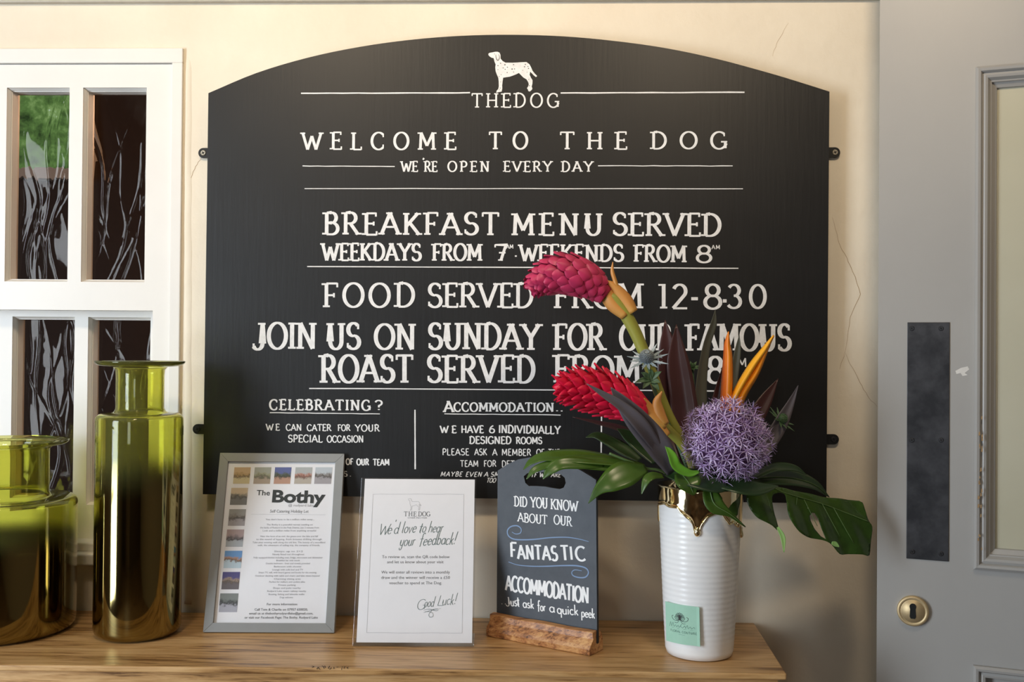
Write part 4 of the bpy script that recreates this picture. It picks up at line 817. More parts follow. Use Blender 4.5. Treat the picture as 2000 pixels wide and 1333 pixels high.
glass_vase(2, Ysv, .1285, .080, .1125, Zp(2, 972, Ysv), Zp(2, 868, Ysv), Zp(2, 1075, Ysv), Zp(2, 1030, Ysv), 'squat_vase', 'short broad green glass vase with mirrored base, cut off at left edge', .012)
# ================================================================== WHITE VASE WITH GOLD RIM
Yv = -.212; vb = PZ(1366, 1277, TOP); vc = Vector((P(1366, 1200, Yv).x, Yv, TOP+.0005)); rT = .0712; rB = .0565; VH = Zp(1364, 948, Yv)-TOP
va = thing('white_vase', vc, 'ribbed white ceramic vase with a dripping gold rim, holding the flowers', 'vase')
def vr(z): f = z/VH; return rB+(rT-rB)*(f**.85)
prof = [(.0005, 0), (rB*.88, 0), (rB*.97, .002), (rB, .007)]
z = .009
while z < VH-.004: prof.append((vr(z)+.00022*math.sin(z*2*math.pi/.0088)*(1 if z > .03 else .3), z)); z += .0022
prof += [(vr(VH), VH-.003), (vr(VH)-.001, VH), (vr(VH)-.004, VH), (vr(VH)-.005, VH-.004), (rB-.004, .03), (.0005, .012)]
MB().lathe(prof, vc, 96).build('vase_body', 'white_ceramic', va, True, origin=vc)
# gold lustre: thicker glaze with a scalloped dripping edge
scp = [(1283, 987), (1290, 985), (1300, 991), (1312, 992), (1320, 1003), (1332, 1013), (1340, 1022), (1345, 1046), (1350, 1046), (1355, 1024), (1368, 1008), (1382, 1002), (1396, 1004), (1405, 1015), (1412, 1023), (1421, 1019), (1427, 1026), (1433, 1024), (1438, 1022), (1442, 1045), (1446, 1030)]
def edge_at(a):
    """height of the drip edge at angle a (0 = +x, -90deg faces the camera)"""
    x = math.cos(a); front = math.sin(a) < 0
    if front:
        px = 1364.5+x*81.5
        for i in range(len(scp)-1):
            if scp[i][0] <= px <= scp[i+1][0]:
                t = (px-scp[i][0])/(scp[i+1][0]-scp[i][0]); t = t*t*(3-2*t); py = scp[i][1]+(scp[i+1][1]-scp[i][1])*t
                return Zp(1364, py, Yv-.06*abs(math.sin(a)))-TOP
    return VH-.045-.012*math.sin(a*7)-.008*math.sin(a*13+1)
n = 240; ang = [2*math.pi*i/n for i in range(n)]; ez = [edge_at(a) for a in ang]
ez = [(ez[i-1]+2*ez[i]+ez[(i+1) % n])/4 for i in range(n)]
mb = MB(); rows = 12; vs = []
for j in range(rows+1):
    for i, a in enumerate(ang):
        f = j/rows; zz = ez[i]+(VH+.0006-ez[i])*f; off = .0016+.0012*math.exp(-((zz-ez[i])/.004)**2)
        if j == 0: off = -.0008
        vs.append((vc.x+(vr(zz)+off)*math.cos(a), vc.y+(vr(zz)+off)*math.sin(a), vc.z+zz))
for i, a in enumerate(ang): vs.append((vc.x+(vr(VH)-.006)*math.cos(a), vc.y+(vr(VH)-.006)*math.sin(a), vc.z+VH+.0006))
for i, a in enumerate(ang): vs.append((vc.x+(vr(VH)-.007)*math.cos(a), vc.y+(vr(VH)-.007)*math.sin(a), vc.z+VH-.03))
mb.add(vs, [(j*n+i, j*n+(i+1) % n, (j+1)*n+(i+1) % n, (j+1)*n+i) for j in range(rows+2) for i in range(n)])
mb.build('gold_rim', 'gold_lustre', va, True, origin=vc)
rim_pts = [Vector((vc.x+(vr(ez[i])+.0012)*math.cos(a), vc.y+(vr(ez[i])+.0012)*math.sin(a), vc.z+ez[i])) for i, a in enumerate(ang)]
mb = MB(); mb.tube(rim_pts+[rim_pts[0]], .0017, 8, 0, False)
def drop(px, py, r):
    a = -math.acos(max(-1, min(1, (px-1364.5)/81.5))); zz = Zp(1364, py, Yv-.06*abs(math.sin(a)))-TOP; c_ = (vc.x+(vr(zz)+.001)*math.cos(a), vc.y+(vr(zz)+.001)*math.sin(a), vc.z+zz)
    mb.lathe([(.0001, -r), (r*.6, -r*.8), (r, 0), (r*.8, r*.9), (r*.55, r*1.7), (.0001, r*2)], c_, 16)
drop(1347.5, 1041, .0060); drop(1431, 1024, .0045); drop(1443, 1045, .0045)
mb.build('gold_drips', 'gold_lustre', va, True)
# mint gift card: stuck to the vase at its left, free edge standing proud
gc = thing('gift_card', P(1333, 1220, Yv-.06), 'mint green florist card stuck low on the white vase', 'card')
pa = -math.acos((1318-1366)/66.0); nrm = Vector((math.cos(pa), math.sin(pa), 0)); 
cn = [P(1299.5, 1175, Yv-.028), P(1366, 1187, Yv-.066), P(1367.5, 1264, Yv-.064), P(1301.5, 1252, Yv-.028)]
cex = (cn[1]-cn[0]); cex.z = 0; 
cpl = Plane(cn[3], cex.normalized()+Vector((0, 0, 0)), (cn[0]-cn[3]))
def card(u, v, h=0):  # bilinear with slight curl
    a = cn[3].lerp(cn[2], u); b = cn[0].lerp(cn[1], u); p = a.lerp(b, v); bul = .0045*math.sin(math.pi*min(1, u*1.1))
    return p+cpl.n*(bul+h)
mb = MB(); nu = 12; vs = [card(i/nu, j/4) for j in range(5) for i in range(nu+1)]
mb.add(vs, [(j*(nu+1)+i, j*(nu+1)+i+1, (j+1)*(nu+1)+i+1, (j+1)*(nu+1)+i) for j in range(4) for i in range(nu)])
solid(mb.build('card_sheet', 'mint_card', gc), .0005)
def oncard(mb, pts, w, h=.0005):
    pts = [Vector(p) for p in pts]; V, F = ribbon([Vector((p.x, p.y*1.18)) for p in pts], w); mb.add([card(v.x, v.y/1.18, h) for v in V], F)
mb = MB()
for k in range(7):
    a = math.radians(90+(k-3)*24); c0 = Vector((.46, .62)); tip = c0+Vector((math.cos(a)*.15, math.sin(a)*.17)); sdv = Vector((-math.sin(a), math.cos(a)))*.05
    oncard(mb, cr([c0, c0.lerp(tip, .55)+sdv, tip, c0.lerp(tip, .55)-sdv, c0], 4), .012)
for k in range(5):
    a = math.radians(90+(k-2)*22); c0 = Vector((.46, .64)); tip = c0+Vector((math.cos(a)*.09, math.sin(a)*.10)); oncard(mb, [c0, tip], .02)
for s_ in (-1, 1): oncard(mb, cr([(.46, .62), (.46+s_*.10, .58), (.46+s_*.20, .60), (.46+s_*.24, .67), (.46+s_*.19, .70)], 5), .012); oncard(mb, cr([(.46, .62), (.46+s_*.08, .53), (.46+s_*.16, .53)], 4), .010)
mb.build('printed_flower', 'dark_ink', gc)
mb = MB()
oncard(mb, cr([(.13, .40), (.17, .52), (.20, .42), (.25, .52), (.28, .42), (.33, .47), (.36, .42), (.41, .47), (.44, .42), (.52, .52), (.48, .46), (.54, .42), (.60, .48), (.62, .42), (.67, .50), (.69, .42), (.75, .47), (.78, .42), (.84, .47), (.87, .43)], 4), .009)
for (xa, xb, y_) in ((.20, .44, .385), (.56, .82, .385), (.42, .60, .24)): oncard(mb, [(xa, y_), (xb, y_)], .006)
x_ = .16
for ch in 'FLORAL COUTURE':
    w, st, _, _ = G[ch]
    for s2 in st: oncard(mb, [(x_+p[0]*.062, .285+p[1]*.052-.0*x_) for p in s2], .010)
    x_ += w*.062+.012
mb.build('printed_text', 'mint_ink', gc)
# ================================================================== FLOWERS
def lerp(a, b, t): return a+(b-a)*t
def blade(name, pts, widths, mat, parent=None, nrm=(0, -1, .3), fold=.25, n=7, cup=0, origin=None, smooth=True, th=.0005, mi=0, wave=0):
    """leaf blade: centre line through 3-D points, half widths, folded along the midrib"""
    C = cr(pts, n); W = [w[0] for w in cr([(w, 0, 0) for w in widths], n)]; m_ = len(C); vs = []; acr = 6; nv = Vector(nrm).normalized()
    for i in range(m_):
        t = (C[min(i+1, m_-1)]-C[max(i-1, 0)]).normalized(); s = t.cross(nv)
        if s.length < 1e-4: s = t.orthogonal()
        s.normalize(); nn = s.cross(t).normalized()
        for j in range(acr+1):
            f = -1+2*j/acr; vs.append(C[i]+s*(W[i]*f)+nn*(abs(f)*fold*W[i]-cup*W[i]*f*f+wave*W[i]*math.sin(i*.9)*f*abs(f)))
    fs = [(i*(acr+1)+j, i*(acr+1)+j+1, (i+1)*(acr+1)+j+1, (i+1)*(acr+1)+j) for i in range(m_-1) for j in range(acr)]
    mb = MB(); mb.add(vs, fs); o = mb.build(name, mat, parent, smooth, origin=origin if origin is not None else C[0]); solid(o, th); return o
def link_copy(src, name, mat4, parent):
    o = bpy.data.objects.new(name, src); COL.objects.link(o); o.parent = parent; o.matrix_parent_inverse = WM[parent.name].inverted(); o.matrix_basis = mat4
    return o
MOUTH = Vector((vc.x, vc.y, vc.z+VH-.03))
def frame(pos, xa, ya, za, s=1):
    m = Matrix((xa*s, ya*s, za*s)).transposed().to_4x4(); m.translation = pos; return m
# ---- torch ginger heads made of single scale bracts
def bract_mesh(nm, L, Wd, curl, pointy, mat):
    vs = []; na, nb_ = 7, 6
    for j in range(na+1):
        t = j/na; w = Wd*(math.sin(math.pi*min(1, (.12+.88*t)))**(.45 if not pointy else .8))*(1 if not pointy else (1-.25*t)); 
        if j == na: w = Wd*(.04 if pointy else .22)
        for i in range(nb_+1):
            f = -1+2*i/nb_; vs.append((w*f, L*t, .30*Wd*(1-f*f)*(1-.4*t)+curl*L*t*t-.1*Wd*abs(f)))
    me = bpy.data.meshes.new(nm); me.from_pydata(vs, [], [(j*(nb_+1)+i, j*(nb_+1)+i+1, (j+1)*(nb_+1)+i+1, (j+1)*(nb_+1)+i) for j in range(na) for i in range(nb_)])
    me.polygons.foreach_set('use_smooth', [True]*len(me.polygons)); me.materials.append(M(mat)); return me
def ginger(label, axis, R, prof, stem, srad, mat, n, L, Wd, open0, open1, pointy, curl):
    A = cr(axis, 10); base = MOUTH; t = thing('ginger_flower', base, label, 'flower')
    mb = MB(); mb.tube(cr(stem, 8), [lerp(srad[0], srad[1], i/(8*(len(stem)-1))) for i in range(8*(len(stem)-1)+1)], 12); mb.build('stem', 'stem_yellow', t, True, origin=stem[0])
    k = len(A)-1; mb = MB(); mb.tube(A, [max(.002, R*.80*prof(i/k)) for i in range(k+1)], 16); mb.build('flower_core', mat, t, True, origin=A[0])
    me = bract_mesh('bract', L, Wd, curl, pointy, mat)
    for i in range(n):
        f = (i+.5)/n; f = f**.92; a = i*2.39996; q_ = f*.97*k; i0 = int(q_); p = A[i0].lerp(A[min(k, i0+1)], q_-i0); tg = (A[min(k, i0+1)]-A[max(0, i0-1)]).normalized()
        e1 = tg.orthogonal().normalized(); e2 = tg.cross(e1); rad = e1*math.cos(a)+e2*math.sin(a); r_ = R*.80*prof(f)
        op = lerp(open0, open1, f)+random.uniform(-.06, .06); y = (tg*math.cos(op)+rad*math.sin(op)).normalized(); x = y.cross(rad).normalized(); z = x.cross(y).normalized()
        s = lerp(1.0, .72, f)*random.uniform(.92, 1.08); link_copy(me, 'bract', frame(p+rad*(r_-.001), x, y, z, s), t)
    return t
Yg = -.235
ax1 = [P(1184, 578, Yg), P(1150, 552, Yg), P(1105, 536, Yg-.004), P(1068, 542, Yg-.006), P(1043, 560, Yg-.008)]
g1 = ginger('dusky pink red torch ginger on a tall bent stem, highest bloom', ax1, .0405, lambda t: (.50+.5*math.sin(math.pi*min(1, .5*t/.42)) if t < .42 else (1-.75*((t-.42)/.58)**2.0)), [MOUTH, P(1340, 880, -.225), P(1300, 800, -.228), P(1262, 700, -.230), P(1236, 640, -.233), P(1206, 592, -.235), P(1184, 578, -.235)], (.0075, .0125), 'ginger_dusky', 96, .026, .0135, .20, .32, False, -.05)
for pts, ws, nm in [([(1222, 618), (1196, 590), (1178, 555), (1168, 532)], (.008, .0135, .011, .001), 0), ([(1238, 610), (1222, 585), (1200, 560), (1182, 548)], (.008, .011, .007, .001), 0), ([(1205, 562), (1201, 548), (1196, 530), (1197, 512)], (.004, .0035, .003, .0005), 1)]:
    blade('sheath', [P(x, y, Yg-.012-.001*i) for i, (x, y) in enumerate(pts)], ws, 'bract_orange', g1, (0, -1, 0), -.25, 6, .45)
ax2 = [P(1268, 812, -.262), P(1225, 788, -.262), P(1175, 768, -.264), P(1130, 758, -.266), P(1096, 756, -.268)]
g2 = ginger('bright crimson ginger bloom pointing left, below the tall pink one', ax2, .0395, lambda t: (.42+.58*math.sin(math.pi*min(1, .5*t/.45)) if t < .45 else (1-.72*((t-.45)/.55)**2.2)), [MOUTH, P(1345, 890, -.235), P(1310, 845, -.250), P(1268, 812, -.262)], (.007, .009), 'ginger_red', 112, .030, .0125, .34, .46, True, .06)
for pts, ws in [([(1300, 835), (1272, 812), (1262, 792), (1258, 778)], (.008, .013, .009, .001)), ([(1305, 852), (1285, 835), (1262, 815), (1250, 790)], (.006, .011, .008, .001)), ([(1300, 830), (1288, 805), (1284, 785), (1293, 765)], (.007, .009, .007, .001))]:
    blade('sheath', [P(x, y, -.277) for x, y in pts], ws, 'bract_orange', g2, (0, -1, 0), -.2, 6, .4)
# ---- allium
alc = P(1418, 862, -.262)
al = thing('allium_flower', MOUTH, 'round lilac allium globe of tiny starry florets, at front of the bunch', 'flower')
mb = MB(); mb.tube(cr([MOUTH, P(1385, 935, -.235), alc], 6), .005, 10); mb.build('stem', 'leaf_green', al, True)
mb = MB(); mb.lathe([(.0005 if j in (0, 12) else .050*math.sin(math.pi*j/12), -.050*math.cos(math.pi*j/12)) for j in range(13)], alc, 24); mb.build('flower_core', 'allium_core', al, True)
vs = []; fs = []; mi = []
for k in range(6):
    a = k*math.pi/3; c_, s_ = math.cos(a), math.sin(a); px_, py_ = -s_, c_; b = len(vs); w = .00105
    for (r_, ww, zz) in ((.0008, .5, 0), (.006, 1, .0012), (.0125, .35, .0040), (.0150, .05, .0058)):
        for sd in (-1, 0, 1): vs.append((c_*r_+px_*w*ww*sd, s_*r_+py_*w*ww*sd, zz+(.0004 if sd == 0 else 0)))
    for j in range(3):
        for i in range(2): fs.append((b+3*j+i, b+3*j+i+1, b+3*j+i+4, b+3*j+i+3)); mi.append(0)
b = len(vs); vs += [(.0017*math.cos(a), .0017*math.sin(a), 0) for a in [i*math.pi/3 for i in range(6)]]+[(0, 0, .0042)]; fs += [(b+i, b+(i+1) % 6, b+6) for i in range(6)]; mi += [1]*6
for k in range(6):
    a = k*math.pi/3+.52; b = len(vs); vs += [(0, 0, .001), (math.cos(a)*.0055-.0002, math.sin(a)*.0055, .0078), (math.cos(a)*.0055+.0003, math.sin(a)*.0055, .0080)]; fs.append((b, b+1, b+2)); mi.append(0)
fm = bpy.data.meshes.new('floret'); fm.from_pydata(vs, [], fs); fm.materials.append(M('allium_petal')); fm.materials.append(M('allium_centre')); fm.polygons.foreach_set('material_index', mi)
ped = MB(); NF = 296
for i in range(NF):
    zt = 1-2*(i+.5)/NF; a = i*2.39996; d = Vector((math.sqrt(1-zt*zt)*math.cos(a), math.sqrt(1-zt*zt)*math.sin(a), zt)); d = (d+Vector([random.uniform(-.09, .09) for _ in range(3)])).normalized()
    r_ = .0665*random.uniform(.86, 1.10)*(1.0 if random.random() > .04 else 1.12); sq = Vector((1, 1, .96)); p = alc+Vector((d.x*sq.x, d.y*sq.y, d.z*sq.z))*r_
    zz = (d+Vector([random.uniform(-.3, .3) for _ in range(3)])).normalized(); x = zz.orthogonal().normalized(); x = (Matrix.Rotation(random.uniform(0, 1), 3, zz) @ x); y = zz.cross(x)
    link_copy(fm, 'floret', frame(p, x, y, zz, random.uniform(.85, 1.1)), al); ped.tube([alc+d*.045, p], .0006, 4, 0, False)
ped.build('pedicels', 'allium_centre', al, kind='stuff')
# ---- heliconia (orange spikes)
he = thing('heliconia_flower', MOUTH, 'orange bird of paradise spikes rising behind the lilac allium', 'flower')
def spike(pts, ws, mat, fold): return blade('flower_spike', [P(*p) for p in pts], ws, mat, he, (0, -1, 0), fold, 8, .9, th=.0012)
spike([(1420, 810, -.19), (1423, 760, -.19), (1424, 700, -.19), (1422, 672, -.19), (1423, 648, -.19)], (.0105, .0100, .0078, .0050, .0004), 'heliconia_orange', -.8)
spike([(1422, 815, -.185), (1440, 770, -.188), (1470, 718, -.19), (1495, 682, -.19), (1511, 655, -.19)], (.005, .0065, .0065, .0045, .0005), 'heliconia_amber', -.8)
spike([(1432, 822, -.182), (1452, 770, -.182), (1478, 728, -.183), (1500, 678, -.184), (1512, 656, -.184)], (.008, .0085, .006, .003, .0005), 'heliconia_orange', -.5)
mb = MB(); mb.tube(cr([MOUTH, P(1410, 900, -.20), P(1424, 812, -.188)], 6), .006, 10); mb.build('stem', 'leaf_green', he, True)
# ---- long leaves
def leaf_thing(name, label, pts, ws, mat, nrm=(0, -1, .1), fold=.2, cat='leaf', stem=True, cup=0, group=None, rib=None, wave=0, n=7, petiole='leaf_dark', tipmat=None):
    P3 = [P(*p) for p in pts]; t = thing(name, MOUTH if stem else P3[0], label, cat, group)
    blade('leaf_blade', P3, ws, mat, t, nrm, fold, n, cup, wave=wave)
    if stem: mb = MB(); mid = MOUTH.lerp(P3[0], .5)+Vector((0, 0, .012)); mb.tube(cr([MOUTH, mid, P3[0]], 5), .0022, 8); mb.build('petiole', petiole, t, True)
    if rib:
        C = cr([p+Vector(nrm).normalized()*.0012 for p in P3], n); k = len(C)-1; mb = MB(); mb.tube(C[:k], [.0009*(1-i/k)+.0003 for i in range(k)], 6); mb.build('midrib', rib, t, True)
    return t
leaf_thing('cordyline_leaf', 'broad dark maroon leaf standing upright, left edge of the tall pair', [(1345, 925, -.20), (1318, 850, -.17), (1312, 760, -.16), (1305, 690, -.158), (1299, 625, -.155)], (.010, .024, .0245, .018, .0005), 'cordyline', fold=.2)
leaf_thing('cordyline_leaf', 'broad dark maroon leaf standing upright, right one of the tall pair', [(1352, 925, -.205), (1343, 850, -.178), (1331, 760, -.168), (1323, 700, -.166), (1321, 634, -.164)], (.010, .022, .0225, .018, .0005), 'cordyline', fold=.3)
leaf_thing('cordyline_leaf', 'narrow twisted green and maroon leaf with a pale tip, left of orange spikes', [(1368, 930, -.20), (1366, 830, -.17), (1368, 750, -.155), (1378, 680, -.15), (1392, 635, -.15), (1397, 606, -.15)], (.010, .014, .0115, .008, .0065, .0005), 'cordyline_green', (.5, -1, .1), .3)
leaf_thing('cordyline_leaf', 'dim narrow leaf standing straight behind the orange spikes', [(1400, 930, -.19), (1410, 840, -.15), (1428, 760, -.135), (1440, 690, -.13), (1444, 655, -.13)], (.008, .011, .009, .006, .0005), 'cordyline_green', fold=.3)
leaf_thing('cordyline_leaf', 'slim dark leaf between the maroon pair and the orange spikes', [(1380, 930, -.19), (1385, 850, -.15), (1402, 770, -.14), (1412, 715, -.14)], (.008, .011, .008, .0005), 'cordyline', fold=.3)
leaf_thing('cordyline_leaf', 'dark leaf leaning right in shade, behind the lilac globe', [(1420, 930, -.19), (1450, 860, -.14), (1490, 790, -.125), (1520, 740, -.12)], (.010, .017, .013, .0005), 'cordyline', fold=.3)
leaf_thing('cordyline_leaf', 'grey purple leaf crossing in front of the crimson ginger bloom', [(1318, 922, -.275), (1285, 870, -.300), (1245, 822, -.312), (1212, 782, -.315), (1193, 757, -.316)], (.0130, .0205, .0190, .010, .0005), 'grey_leaf', (-.25, -1, .25), .30)
leaf_thing('cordyline_leaf', 'slim grey leaf with its tip furthest left over the crimson bloom', [(1300, 900, -.285), (1255, 835, -.318), (1215, 795, -.325), (1180, 772, -.328), (1146, 750, -.330)], (.006, .012, .0085, .0052, .0005), 'grey_leaf', (-.2, -1, .4), .3)
leaf_thing('cordyline_leaf', 'pale grey pointed leaf to the right of the lilac globe', [(1480, 905, -.22), (1505, 860, -.21), (1525, 825, -.205), (1545, 785, -.20), (1559, 753, -.20)], (.006, .0125, .012, .006, .0004), 'grey_leaf', (.2, -1, .2), .35)
leaf_thing('cordyline_leaf', 'thin dark drooping leaf beneath the crimson ginger bloom', [(1320, 925, -.25), (1262, 870, -.225), (1215, 840, -.215), (1165, 826, -.21), (1118, 815, -.205)], (.006, .009, .007, .004, .0004), 'cordyline', (0, -1, .8), .3)
leaf_thing('green_leaf', 'small bright green leaf tucked left below the lilac globe', [(1298, 868, -.30), (1312, 890, -.300), (1322, 912, -.298), (1346, 925, -.295), (1366, 922, -.29)], (.0005, .007, .008, .006, .002), 'leaf_bright', (.1, -1, .3), .25, rib=None, stem=True)
# ---- lobed philodendron spray, left
ph = thing('lobed_leaf', MOUTH, 'glossy lobed green leaf reaching left over the small grey sign', 'leaf')
mb = MB(); mb.tube(cr([MOUTH, P(1300, 925, -.262), P(1262, 915, -.272), P(1225, 900, -.275), P(1190, 886, -.272)], 8), [.0022]*33, 8); mb.build('midrib', 'leaf_rib', ph, True)
def lobe(pts, ws, mat='leaf_green', nrm=(-.1, -.6, .9), fold=.18, cup=.1): blade('leaf_lobe', [P(*p) for p in pts], ws, mat, ph, nrm, fold, 8, cup)
lobe([(1255, 910, -.272), (1190, 900, -.275), (1130, 893, -.280), (1070, 892, -.285), (1040, 901, -.288), (1022, 918, -.290)], (.006, .014, .018, .013, .008, .0005))
lobe([(1250, 915, -.274), (1190, 908, -.278), (1120, 903, -.290), (1075, 908, -.296), (1045, 918, -.30), (1028, 937, -.302)], (.005, .013, .013, .008, .006, .0005), nrm=(-.1, -.9, .7))
lobe([(1180, 910, -.282), (1140, 906, -.292), (1098, 906, -.300), (1075, 918, -.303), (1060, 937, -.304)], (.004, .010, .011, .009, .0005), nrm=(-.1, -1, .6))
lobe([(1262, 915, -.276), (1225, 925, -.290), (1195, 940, -.300), (1170, 957, -.303), (1149, 984, -.305)], (.008, .023, .020, .009, .0005), nrm=(.2, -.9, .7))
lobe([(1295, 930, -.280), (1275, 930, -.290), (1262, 940, -.296), (1253, 966, -.300)], (.005, .008, .007, .0005), nrm=(-.3, -.9, .7))
lobe([(1250, 900, -.262), (1220, 880, -.252), (1190, 862, -.245), (1165, 851, -.24), (1144, 855, -.24)], (.006, .013, .012, .008, .0005), 'leaf_dark', nrm=(0, -.8, .9))
lobe([(1280, 905, -.255), (1255, 875, -.24), (1225, 850, -.232), (1205, 838, -.23)], (.006, .016, .012, .0005), 'leaf_dark', nrm=(0, -.8, .9))
leaf_thing('green_leaf', 'dark green leaf folded down over the gold rim, at its centre', [(1330, 925, -.28), (1345, 945, -.300), (1355, 968, -.306), (1330, 985, -.3), ][:3], (.012, .022, .002), 'leaf_green', (.2, -1, .6), .2, rib='leaf_rib')
leaf_thing('green_leaf', 'deep green leaf filling the space over the vase mouth, front left', [(1300, 925, -.27), (1325, 930, -.285), (1360, 938, -.292), (1400, 950, -.295), (1425, 958, -.296)], (.006, .014, .020, .016, .001), 'leaf_dark', (0, -.8, .8), .15)
leaf_thing('green_leaf', 'dark leaf lying under the lilac globe, towards the right', [(1385, 935, -.27), (1430, 945, -.285), (1475, 955, -.285), (1520, 950, -.27)], (.010, .022, .018, .001), 'leaf_dark', (0, -.7, .9), .15)
# ---- monstera
def z4(x, y): return (1260+x/4.348, 880+y/4.348)
mo = thing('monstera_leaf', MOUTH, 'large split monstera leaf hanging right, its tip near the grey door', 'leaf')
out4 = [(560, 420), (590, 345), (700, 300), (860, 290), (1010, 300), (1150, 318), (1300, 345), (1480, 380), (1650, 405), (1830, 425), (1870, 490), (1900, 600), (1930, 650), (1932, 760), (1915, 888), (1850, 885), (1750, 875), (1670, 875), (1600, 800), (1545, 765), (1480, 745), (1400, 728), (1320, 690), (1255, 610), (1215, 530), (1200, 440), (1185, 380), (1140, 362), (1090, 378), (1085, 420), (1105, 520), (1130, 600), (1145, 680), (1080, 640), (1000, 600), (945, 560), (890, 480), (862, 400), (868, 345), (845, 345), (815, 380), (810, 440), (790, 500), (775, 560), (700, 515), (620, 480)]
hole4 = [(1430, 525), (1450, 530), (1480, 580), (1510, 660), (1548, 750), (1510, 725), (1460, 660), (1425, 590), (1415, 550)]
# leaf plane: hangs down and towards the right, tip slightly nearer the wall
mo_o = P(1400, 945, -.262); mo_x = (P(1700, 1080, -.205)-P(1400, 945, -.262)).normalized(); mo_n = Vector((.15, -1, .55)); mo_n = (mo_n-mo_x*mo_n.dot(mo_x)).normalized(); mo_y = mo_n.cross(mo_x); mpl = Plane(mo_o, mo_x, mo_y)
V2, F2 = fill2d([tuple(mpl.uv(*z4(*p))) for p in [tuple(v) for v in cr([Vector(p) for p in out4], 3)]], [[tuple(mpl.uv(*z4(*p))) for p in hole4]], .007)
rib2 = cr([mpl.uv(*z4(*p)) for p in [(700, 330), (1000, 305), (1200, 370), (1500, 450), (1700, 525), (1900, 610)]], 8)
def ribd(p): return min((p-q_).length for q_ in rib2)
mb = MB(); mb.add([mpl.w(v.x, v.y, -.004*(1-math.exp(-ribd(Vector((v.x, v.y)))/.02))+.0025*math.sin(v.x*95+v.y*70)*min(1, ribd(Vector((v.x, v.y)))/.02)+.003*math.sin(v.x*22)) for v in V2], F2)
solid(mb.build('leaf_blade', 'leaf_green', mo, True, origin=mo_o), .0006)
mb = MB(); mb.tube([mpl.w(p.x, p.y, .003*math.sin(p.x*22)+.0008) for p in rib2], .0008, 6); mb.tube(cr([MOUTH, P(1395, 942, -.25), mpl.w(rib2[0].x, rib2[0].y, 0)], 5), .0025, 8); mb.build('midrib', 'leaf_rib', mo, True)
mb = MB()
for base_, tip in [((1010, 305), (1100, 590)), ((1290, 400), (1290, 480)), ((900, 330), (870, 400)), ((1500, 450), (1700, 800)), ((1350, 420), (1500, 700)), ((1600, 490), (1820, 860))]:
    a = mpl.uv(*z4(*base_)); b = mpl.uv(*z4(*tip)); mb.tube([mpl.w(*(a.lerp(b, k/5)), .0003-.003*k/5) for k in range(5)], .0005, 5)
mb.build('side_veins', 'leaf_rib', mo, True)
for (p0, p1, p2) in [((1130, 650), (1175, 740), (1185, 865)), ((1590, 785), (1620, 795), (1655, 820))]:
    a = [mpl.w(*mpl.uv(*z4(*p)), -.002) for p in (p0, p1, p2)]; blade('pale_tip', a, (.0022, .0042, .0008), 'leaf_tip', mo, (0, -1, .2), .2, 5)
leaf_thing('green_leaf', 'pale tipped green leaf hanging over the right side of the gold rim', [(1385, 950, -.285), (1395, 985, -.296), (1425, 1005, -.298), (1456, 1030, -.296)], (.010, .016, .005, .0008), 'leaf_green', (.1, -1, .4), .2, rib='leaf_rib')
leaf_thing('monstera_leaf', 'dark leaf in shade above the large split one', [(1440, 945, -.22), (1490, 935, -.18), (1545, 935, -.16), (1590, 948, -.15), (1620, 972, -.145)], (.008, .020, .022, .014, .0006), 'leaf_dark', (0, -.7, .9), .15, rib='leaf_rib')
leaf_thing('green_leaf', 'thin dark leaf curving under the pale grey pointed leaf', [(1470, 935, -.22), (1510, 915, -.18), (1550, 915, -.165), (1575, 928, -.16)], (.005, .010, .008, .0005), 'leaf_dark', (0, -.8, .8), .15)
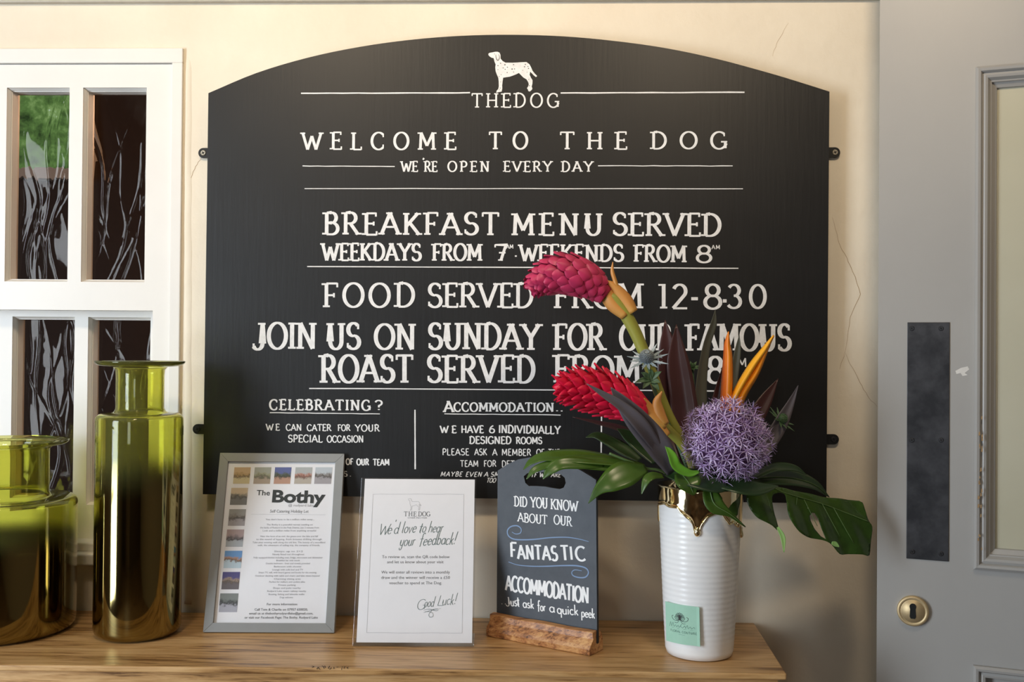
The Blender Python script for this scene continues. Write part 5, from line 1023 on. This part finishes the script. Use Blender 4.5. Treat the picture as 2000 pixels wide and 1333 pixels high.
# ---- sea holly
def sea_holly(label, c, R, stem, silver, spikes=13, look=(-.1, -.7, .7), green=False):
    t = thing('sea_holly', MOUTH, label, 'flower'); z = Vector(look).normalized(); x = z.orthogonal().normalized(); y = z.cross(x)
    mb = MB(); mb.tube(cr(stem, 6), .0026, 8); mb.build('stem', 'sea_holly_green', t, True)
    mb = MB()
    for j in range(13):
        for k in range(14):
            th = math.acos(1-1.75*(j+.5)/13); a = k*.449+j*.224; d = x*(math.sin(th)*math.cos(a))+y*(math.sin(th)*math.sin(a))+z*math.cos(th)
            p = c+d*R*.92; tip = c+d*R*1.18; e1 = d.orthogonal().normalized()*R*.07; e2 = d.cross(e1)
            mb.add([p+e1+e2, p-e1+e2, p-e1-e2, p+e1-e2, tip], [(0, 1, 4), (1, 2, 4), (2, 3, 4), (3, 0, 4)])
    mb.lathe([(.0003 if j in (0, 8) else R*.95*math.sin(math.pi*j/8), -R*.95*math.cos(math.pi*j/8)) for j in range(9)], c, 16)
    mb.build('thistle_head', 'sea_holly_head' if not green else 'sea_holly_green', t, origin=c)
    for k in range(spikes):
        a = k*2*math.pi/spikes+random.uniform(-.1, .1); d = (x*math.cos(a)+y*math.sin(a)); L = R*random.uniform(1.9, 3.0); b = c-z*R*.6
        pts = [b+d*R*.5, b+d*(R*.5+L*.45)+z*R*.15, b+d*(R*.5+L)+z*R*.5]
        blade('spiny_bract', pts, (.0018, .0026, .0002), silver, t, z, .3, 4)
        for s_ in (-1, 1):
            q0 = pts[1]; sd = d.cross(z)*s_; blade('spiny_bract', [q0, q0+d*L*.18+sd*L*.14+z*R*.1], (.0010, .0001), silver, t, z, .2, 3)
    return t
sea_holly('silvery blue sea holly thistle on the stem below the tall pink ginger', P(1263, 697, -.252), .0115, [MOUTH, P(1320, 860, -.235), P(1285, 780, -.240), P(1266, 715, -.250), P(1263, 700, -.252)], 'sea_holly_silver')
th = [o for o in COL.objects if o.name.startswith('sea_holly') and o.type == 'EMPTY'][0]
for (x0, y0, x1, y1) in [(1270, 742, 1252, 728), (1270, 742, 1240, 748), (1272, 742, 1292, 726), (1272, 745, 1290, 748), (1271, 740, 1273, 722), (1270, 745, 1255, 760), (1274, 748, 1288, 764)]:
    blade('green_bract', [P(x0, y0, -.246), P((x0+x1)/2, (y0+y1)/2-2, -.250), P(x1, y1, -.252)], (.003, .0045, .0003), 'sea_holly_green', th, (0, -1, .3), .3, 5)
sea_holly('green spiny sea holly head peeping out right of the lilac globe', P(1528, 818, -.205), .0085, [MOUTH, P(1440, 900, -.20), P(1500, 850, -.20), P(1528, 820, -.205)], 'sea_holly_green', 10, (.5, -.5, .6), True)
sea_holly('tiny greenish sea holly almost hidden beside the maroon leaves', P(1352, 715, -.145), .005, [MOUTH, P(1365, 860, -.17), P(1356, 780, -.15), P(1352, 718, -.145)], 'sea_holly_green', 8, (0, -.6, .8), True)
